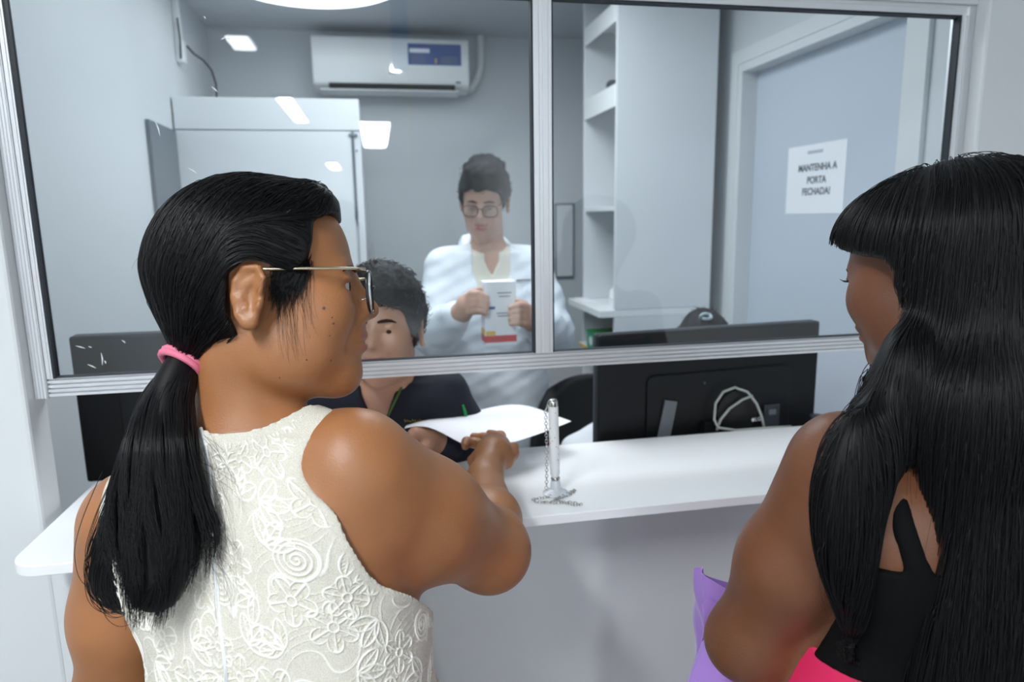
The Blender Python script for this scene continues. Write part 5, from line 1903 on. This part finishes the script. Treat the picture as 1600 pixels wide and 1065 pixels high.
skin_of(B3, 'shirt', M['shirt'], m1, smooth=1, D=ds.astype(np.float32))
# lapels, pocket, badge
def on3(px, py, lift=0.0):
    f = Field(*C3.c); f.D = dc.astype(np.float32)
    return f
CF3 = Field(*C3.c); CF3.D = dc.astype(np.float32)
lap = MB()
for poly in ([(736, 364), (744, 404), (722, 396), (716, 380), (722, 368)], [(781, 362), (792, 380), (806, 388), (795, 396), (772, 412)]):
    pts = [CF3.hit(x, y, 1.6, 2.6, .003) for x, y in poly]
    c = sum(pts) / len(pts)
    lap.add([p for p in pts] + [p + FW * .006 for p in pts], [tuple(range(len(pts))), tuple(range(2 * len(pts) - 1, len(pts) - 1, -1))] + [(i, len(pts) + i, len(pts) + (i + 1) % len(pts), (i + 1) % len(pts)) for i in range(len(pts))])
lap.build('lapel', M['coat'], coat)
pk_ = MB()
a, b = CF3.hit(807, 438, 1.6, 2.6, .002), CF3.hit(829, 437, 1.6, 2.6, .002)
pk_.tube([a, (a + b) / 2 - FW * .002, b], .003, 6); pk_.build('pocket_lettering', M['midgrey'], coat)
pants = Field(axis_coords(.05, .66, .01), axis_coords(1.9, 2.4, .01), axis_coords(.04, .90, .01))
for q in (1, -1):
    hp = np.array((cm[0], cm[1], .82)) + sm * .085 * q
    an = np.array((cm[0], cm[1], .10)) + sm * .095 * q
    pants.chain([hp, (hp + an) / 2, an], [.105, .075, .062], .03)
skin_of(pants, 'trousers', M['trousers'], m1, smooth=1)
# the medicine box in his hands
bx = empty('medicine_box', box_c, 'white medicine carton with a red stripe held by the standing man', 'box')
bu_, bn_ = nrm(RT * .97 + FW * .22 - np.array((0, 0, 1)) * RT[2]), None
bu_[2] = 0; bu_ = nrm(bu_)
bz_ = nrm(np.array((0, 0, 1.0)) + FW * -.0)
bn_ = nrm(np.cross(bu_, bz_))                                   # towards the camera
axb = np.array((bu_, bn_, bz_))
bw, bd, bh = .046, .030, .092
MB().obox(box_c, axb, (bw, bd, bh)).build('carton', M['paper'], bx, bevel=.001)
fc = box_c + bn_ * (bd + .0004)
sd_ = box_c - bu_ * (bw + .0004)
MB().obox(fc - bz_ * .072, axb, (bw, .0003, .010)).build('red_stripe', M['red'], bx)
MB().obox(sd_ - bz_ * .072, axb, (.0003, bd, .010)).build('red_stripe', M['red'], bx)
MB().obox(sd_ - bz_ * .052, axb, (.0003, bd * .9, .009)).build('yellow_patch', M['yellow'], bx)
MB().obox(fc - bu_ * .030 - bz_ * .055, axb, (.014, .0003, .006)).build('yellow_patch', M['yellow'], bx)
MB().obox(fc - bu_ * .028 + bz_ * .018, axb, (.012, .0003, .004)).build('blue_mark', M['blue'], bx)
for k, (o, l_) in enumerate(((.002, .024), (-.006, .02), (.05, .016), (.06, .02))):
    MB().obox(fc + bu_ * .012 + bz_ * o, axb, (l_, .0003, .0012)).build('print_line', M['ink'], bx)

# ---- seated man in the navy polo
M['navy'] = mat('navy_polo_cloth', '#0c1222', .8, bump=(300, .3))
m2 = empty('person', (.03, 1.55, 0), 'seated man with curly dark hair in a navy polo taking the paper behind the window', 'person')
H4 = head_from_camera(W(601, 513, 1.47), -86, -4, -2, size=.96, side=-1)
La4, Ra4 = W(510, 632, 1.54), W(690, 628, 1.56)
s4 = Ra4 - La4; s4[2] = 0; s4 = nrm(s4); f4 = np.array((s4[1], -s4[0], 0)); y4 = math.atan2(f4[1], f4[0])
c4 = (La4 + Ra4) / 2; z4 = c4[2]
F4 = Field(axis_coords(-.32, .36, .006), axis_coords(1.28, 1.98, .006), zones(-.004, .014, .90, .006, 1.58))
F4.stack([(z, c4[0] + f4[0] * d, c4[1] + f4[1] * d, a, b, y4) for z, a, b, d in ((.60, .18, .15, -.12), (.78, .17, .13, -.10), (.95, .165, .12, -.06), (z4 - .06, .165, .10, -.01), (z4, .12, .075, .0), (z4 + .03, .07, .06, .0))])
nb4 = np.array((c4[0], c4[1], z4 + .025))
for S_ in (La4, Ra4): F4.rc(nb4, S_ + np.array((0, 0, .018)), .052, .045, .05)
B4 = F4.copy()
F4.rc(nb4, H4.p(-.03, -.06, 0), .058, .055, .03)
Ra_e, Ra_w = W(748, 738, 1.60), W(692, 697, 1.48)
La_e, La_w = W(515, 775, 1.66), W(575, 722, 1.52)
for S_, E_, W_ in ((La4, La_e, La_w), (Ra4, Ra_e, Ra_w)):
    F4.chain([S_, E_, W_], [.045, .042, .028], .025)
simple_hand(F4, Ra_w, W(664, 682, 1.44) - Ra_w, (0, 0, 1), nrm(-FW), .5)
simple_hand(F4, La_w, W(600, 712, 1.46) - La_w, (0, 0, 1), nrm(-FW), .5)
for q in (1, -1):
    hp = np.array((c4[0], c4[1], .60)) - f4 * .10 + s4 * .09 * q
    kn = hp + f4 * .19 + s4 * .03 * q + np.array((0, 0, -.02))
    kn[1] = max(kn[1], 1.42)
    an = np.array((kn[0], kn[1] + .06, .07))
    F4.chain([hp, kn, an], [.085, .06, .042], .03)
    F4.rc(an + np.array((0, 0, -.03)), an + f4 * .08 + np.array((0, 0, -.04)), .04, .034, .03)
H4.build(F4, jaw=1.05, cheek=1.05, lid=.75)
skin_of(F4, 'body', [M['skin_mid'], M['lip_pink']], m2, smooth=1, paint=H4.lip_paint)
H4.eyes(m2, (.1, -.2)); H4.brows(m2, M['hair_cap'], .0035, F=F4)
short_hair(H4, m2, [(q[0], q[1] - (.004 if q[1] < .1 else 0)) for q in SHORT], .016, 95, M['hair_cap'], noise=.006, extra=(((.02, .10, 0), (.08, .045, .068)),), curls=2200)
C4 = B4.copy()
for S_, E_, W_ in ((La4, La_e, La_w), (Ra4, Ra_e, Ra_w)):
    C4.chain([S_, S_ + (E_ - S_) * .5, E_, W_ - (W_ - E_) * .12], [.060, .056, .05, .042], .03)
g4 = [C4.c[0].reshape(-1, 1, 1), C4.c[1].reshape(1, -1, 1), C4.c[2].reshape(1, 1, -1)]
t4 = (g4[0] - c4[0]) * f4[0] + (g4[1] - c4[1]) * f4[1]
u4 = (g4[0] - c4[0]) * s4[0] + (g4[1] - c4[1]) * s4[1]
fold4 = .003 * np.sin(70 * g4[2] + 50 * u4) * np.sin(30 * u4 - 20 * g4[2])
vn4 = np.where(t4 > .0, np.abs(u4 + .004) - np.clip((g4[2] - (z4 - .045)) * .40, -.05, .034), 1.0)
d4 = smax(smax(smax(C4.D - .007 + fold4, -vn4, .004), -capsule_sd(g4, nb4 + np.array((0, 0, .03)), H4.p(-.03, -.06, 0), .058), .004), .56 - g4[2], .004)
polo = skin_of(C4, 'polo_shirt', M['navy'], m2, smooth=1, D=d4.astype(np.float32))
PF4 = Field(*C4.c); PF4.D = d4.astype(np.float32)
cl = MB()
M['olive_trim'] = mat('green_collar_trim', '#4f6b34', .7)
edge = [PF4.hit(x, y, 1.2, 1.9, .002) for x, y in ((634, 590), (627, 606), (619, 622), (611, 640), (606, 652))]
cl.tube(edge, [.002, .0026, .0028, .0026, .0015], 8)
cl.build('collar_trim', M['olive_trim'], polo, smooth=180)
cl = MB(); edge = [PF4.hit(x, y, 1.2, 1.9, .002) for x, y in ((577, 596), (584, 615), (592, 635), (598, 652))]
cl.tube(edge, [.003, .003, .003, .002], 8); cl.build('collar', M['navy'], polo, smooth=180)
em = MB()
for k in range(9):
    x = 632 + k * 4.0
    a, b = PF4.hit(x, 655 + (k % 3), 1.2, 1.9, .002), PF4.hit(x + 2.4, 659 - (k % 2), 1.2, 1.9, .002)
    em.tube([a, b], .0013, 5)
em.build('embroidered_name', mat('gold_thread', '#8f7a2a', .6), polo)
sb = MB()
q0 = [PF4.hit(x, y, 1.2, 1.9, .001) for x, y in ((723, 632), (727, 645), (729, 660))]
sb.tube(q0, [.002, .004, .0035], 8); sb.build('sleeve_stripe', M['dark_green'], polo, smooth=180)
pants4 = Field(axis_coords(-.3, .34, .01), axis_coords(1.30, 1.98, .01), axis_coords(.08, .72, .01))
for q in (1, -1):
    hp = np.array((c4[0], c4[1], .60)) - f4 * .10 + s4 * .09 * q
    kn = hp + f4 * .19 + s4 * .03 * q + np.array((0, 0, -.02)); kn[1] = max(kn[1], 1.42)
    an = np.array((kn[0], kn[1] + .06, .12))
    pants4.chain([hp, kn, an], [.10, .075, .055], .03)
skin_of(pants4, 'trousers', M['trousers'], m2, smooth=1)

# ---- the person bent behind the right monitor
ocx = W(968, 640, 2.0)
chair(ocx[0] + .02, 1.84, -math.pi / 2 + .12, .50, 'black office chair showing left of the right monitor, behind the counter', W(930, 604, 2.08)[2])
m3 = empty('person', (.78, 1.82, 0), 'person in white whose dark hair shows above the right monitor', 'person')
H5 = head_from_camera(W(1100, 572, 1.86), -88, -30, 0, side=-1)
La5, Ra5 = W(985, 668, 1.92), W(1150, 676, 1.92)
s5 = Ra5 - La5; s5[2] = 0; s5 = nrm(s5); f5 = np.array((s5[1], -s5[0], 0)); y5 = math.atan2(f5[1], f5[0])
c5 = (La5 + Ra5) / 2; z5 = c5[2]
F5 = Field(axis_coords(.40, 1.20, .007), axis_coords(1.50, 2.12, .007), zones(-.004, .014, .80, .007, 1.46))
F5.stack([(z, c5[0] + f5[0] * d - .04 * (z5 - z), c5[1] + f5[1] * d, a, b, y5) for z, a, b, d in ((.52, .18, .15, -.04), (.75, .165, .125, -.03), (z5 - .08, .16, .10, -.01), (z5, .12, .07, 0), (z5 + .03, .065, .055, 0))])
nb5 = np.array((c5[0], c5[1], z5 + .02))
for S_ in (La5, Ra5): F5.rc(nb5, S_ + np.array((0, 0, .018)), .05, .042, .05)
B5 = F5.copy()
F5.rc(nb5, H5.p(-.03, -.06, 0), .05, .05, .03)
arms5 = ((La5, W(915, 712, 1.86), W(960, 760, 1.72)), (Ra5, W(1235, 760, 1.86), W(1180, 780, 1.72)))
for S_, E_, W_ in arms5:
    F5.chain([S_, E_, W_], [.042, .038, .027], .02)
    simple_hand(F5, W_, np.array((0, -1, -.1)), (0, 0, 1), nrm(c5 - W_) * np.array((1, .2, 0)), .25)
for q in (1, -1):
    hp = np.array((c5[0] - .03, c5[1], .56)) + s5 * .09 * q
    kn = hp + f5 * .28 + np.array((0, 0, -.01)); an = np.array((kn[0], kn[1] + .02, .07))
    F5.chain([hp, kn, an], [.085, .058, .04], .03)
    F5.rc(an + np.array((0, 0, -.03)), an + f5 * .10 + np.array((0, 0, -.04)), .038, .03, .03)
H5.build(F5)
skin_of(F5, 'body', [M['skin_mid'], M['lip_pink']], m3, smooth=1, paint=H5.lip_paint)
H5.eyes(m3)
hr5 = short_hair(H5, m3, SHORT, .012, 60, M['hair_cap'], noise=.002, extra=(((-.06, .10, 0), (.045, .04, .045)),), curls=500)
tq5 = W(1103, 494, 1.80)
MB().tube([tq5 + RT * .014 * math.cos(a) - DN * .007 * math.sin(a) + FW * .006 * math.sin(2 * a) for a in np.linspace(0, 2 * math.pi, 17)[:-1]], .004, 8, closed=True).build('hair_tie', mat('pale_blue_elastic', '#b9cdd6', .6), hr5, smooth=180)
C5 = B5.copy()
for S_, E_, W_ in arms5: C5.chain([S_, E_, W_ - (W_ - E_) * .1], [.057, .056, .042], .03)
g5 = [C5.c[0].reshape(-1, 1, 1), C5.c[1].reshape(1, -1, 1), C5.c[2].reshape(1, 1, -1)]
d5 = smax(smax(C5.D - .007 + .003 * np.sin(80 * g5[2] + 40 * g5[0]), -capsule_sd(g5, nb5, H5.p(-.03, -.06, 0), .062), .004), .54 - g5[2], .004)
skin_of(C5, 'white_coat', M['coat'], m3, smooth=1, D=d5.astype(np.float32))
pants5 = Field(axis_coords(.45, 1.15, .012), axis_coords(1.48, 2.1, .012), axis_coords(.08, .72, .012))
for q in (1, -1):
    hp = np.array((c5[0] - .03, c5[1], .565)) + s5 * .09 * q
    kn = hp + f5 * .28 + np.array((0, 0, -.01)); an = np.array((kn[0], kn[1] + .02, .12))
    pants5.chain([hp, kn, an], [.095, .07, .052], .03)
skin_of(pants5, 'trousers', M['trousers'], m3, smooth=1)
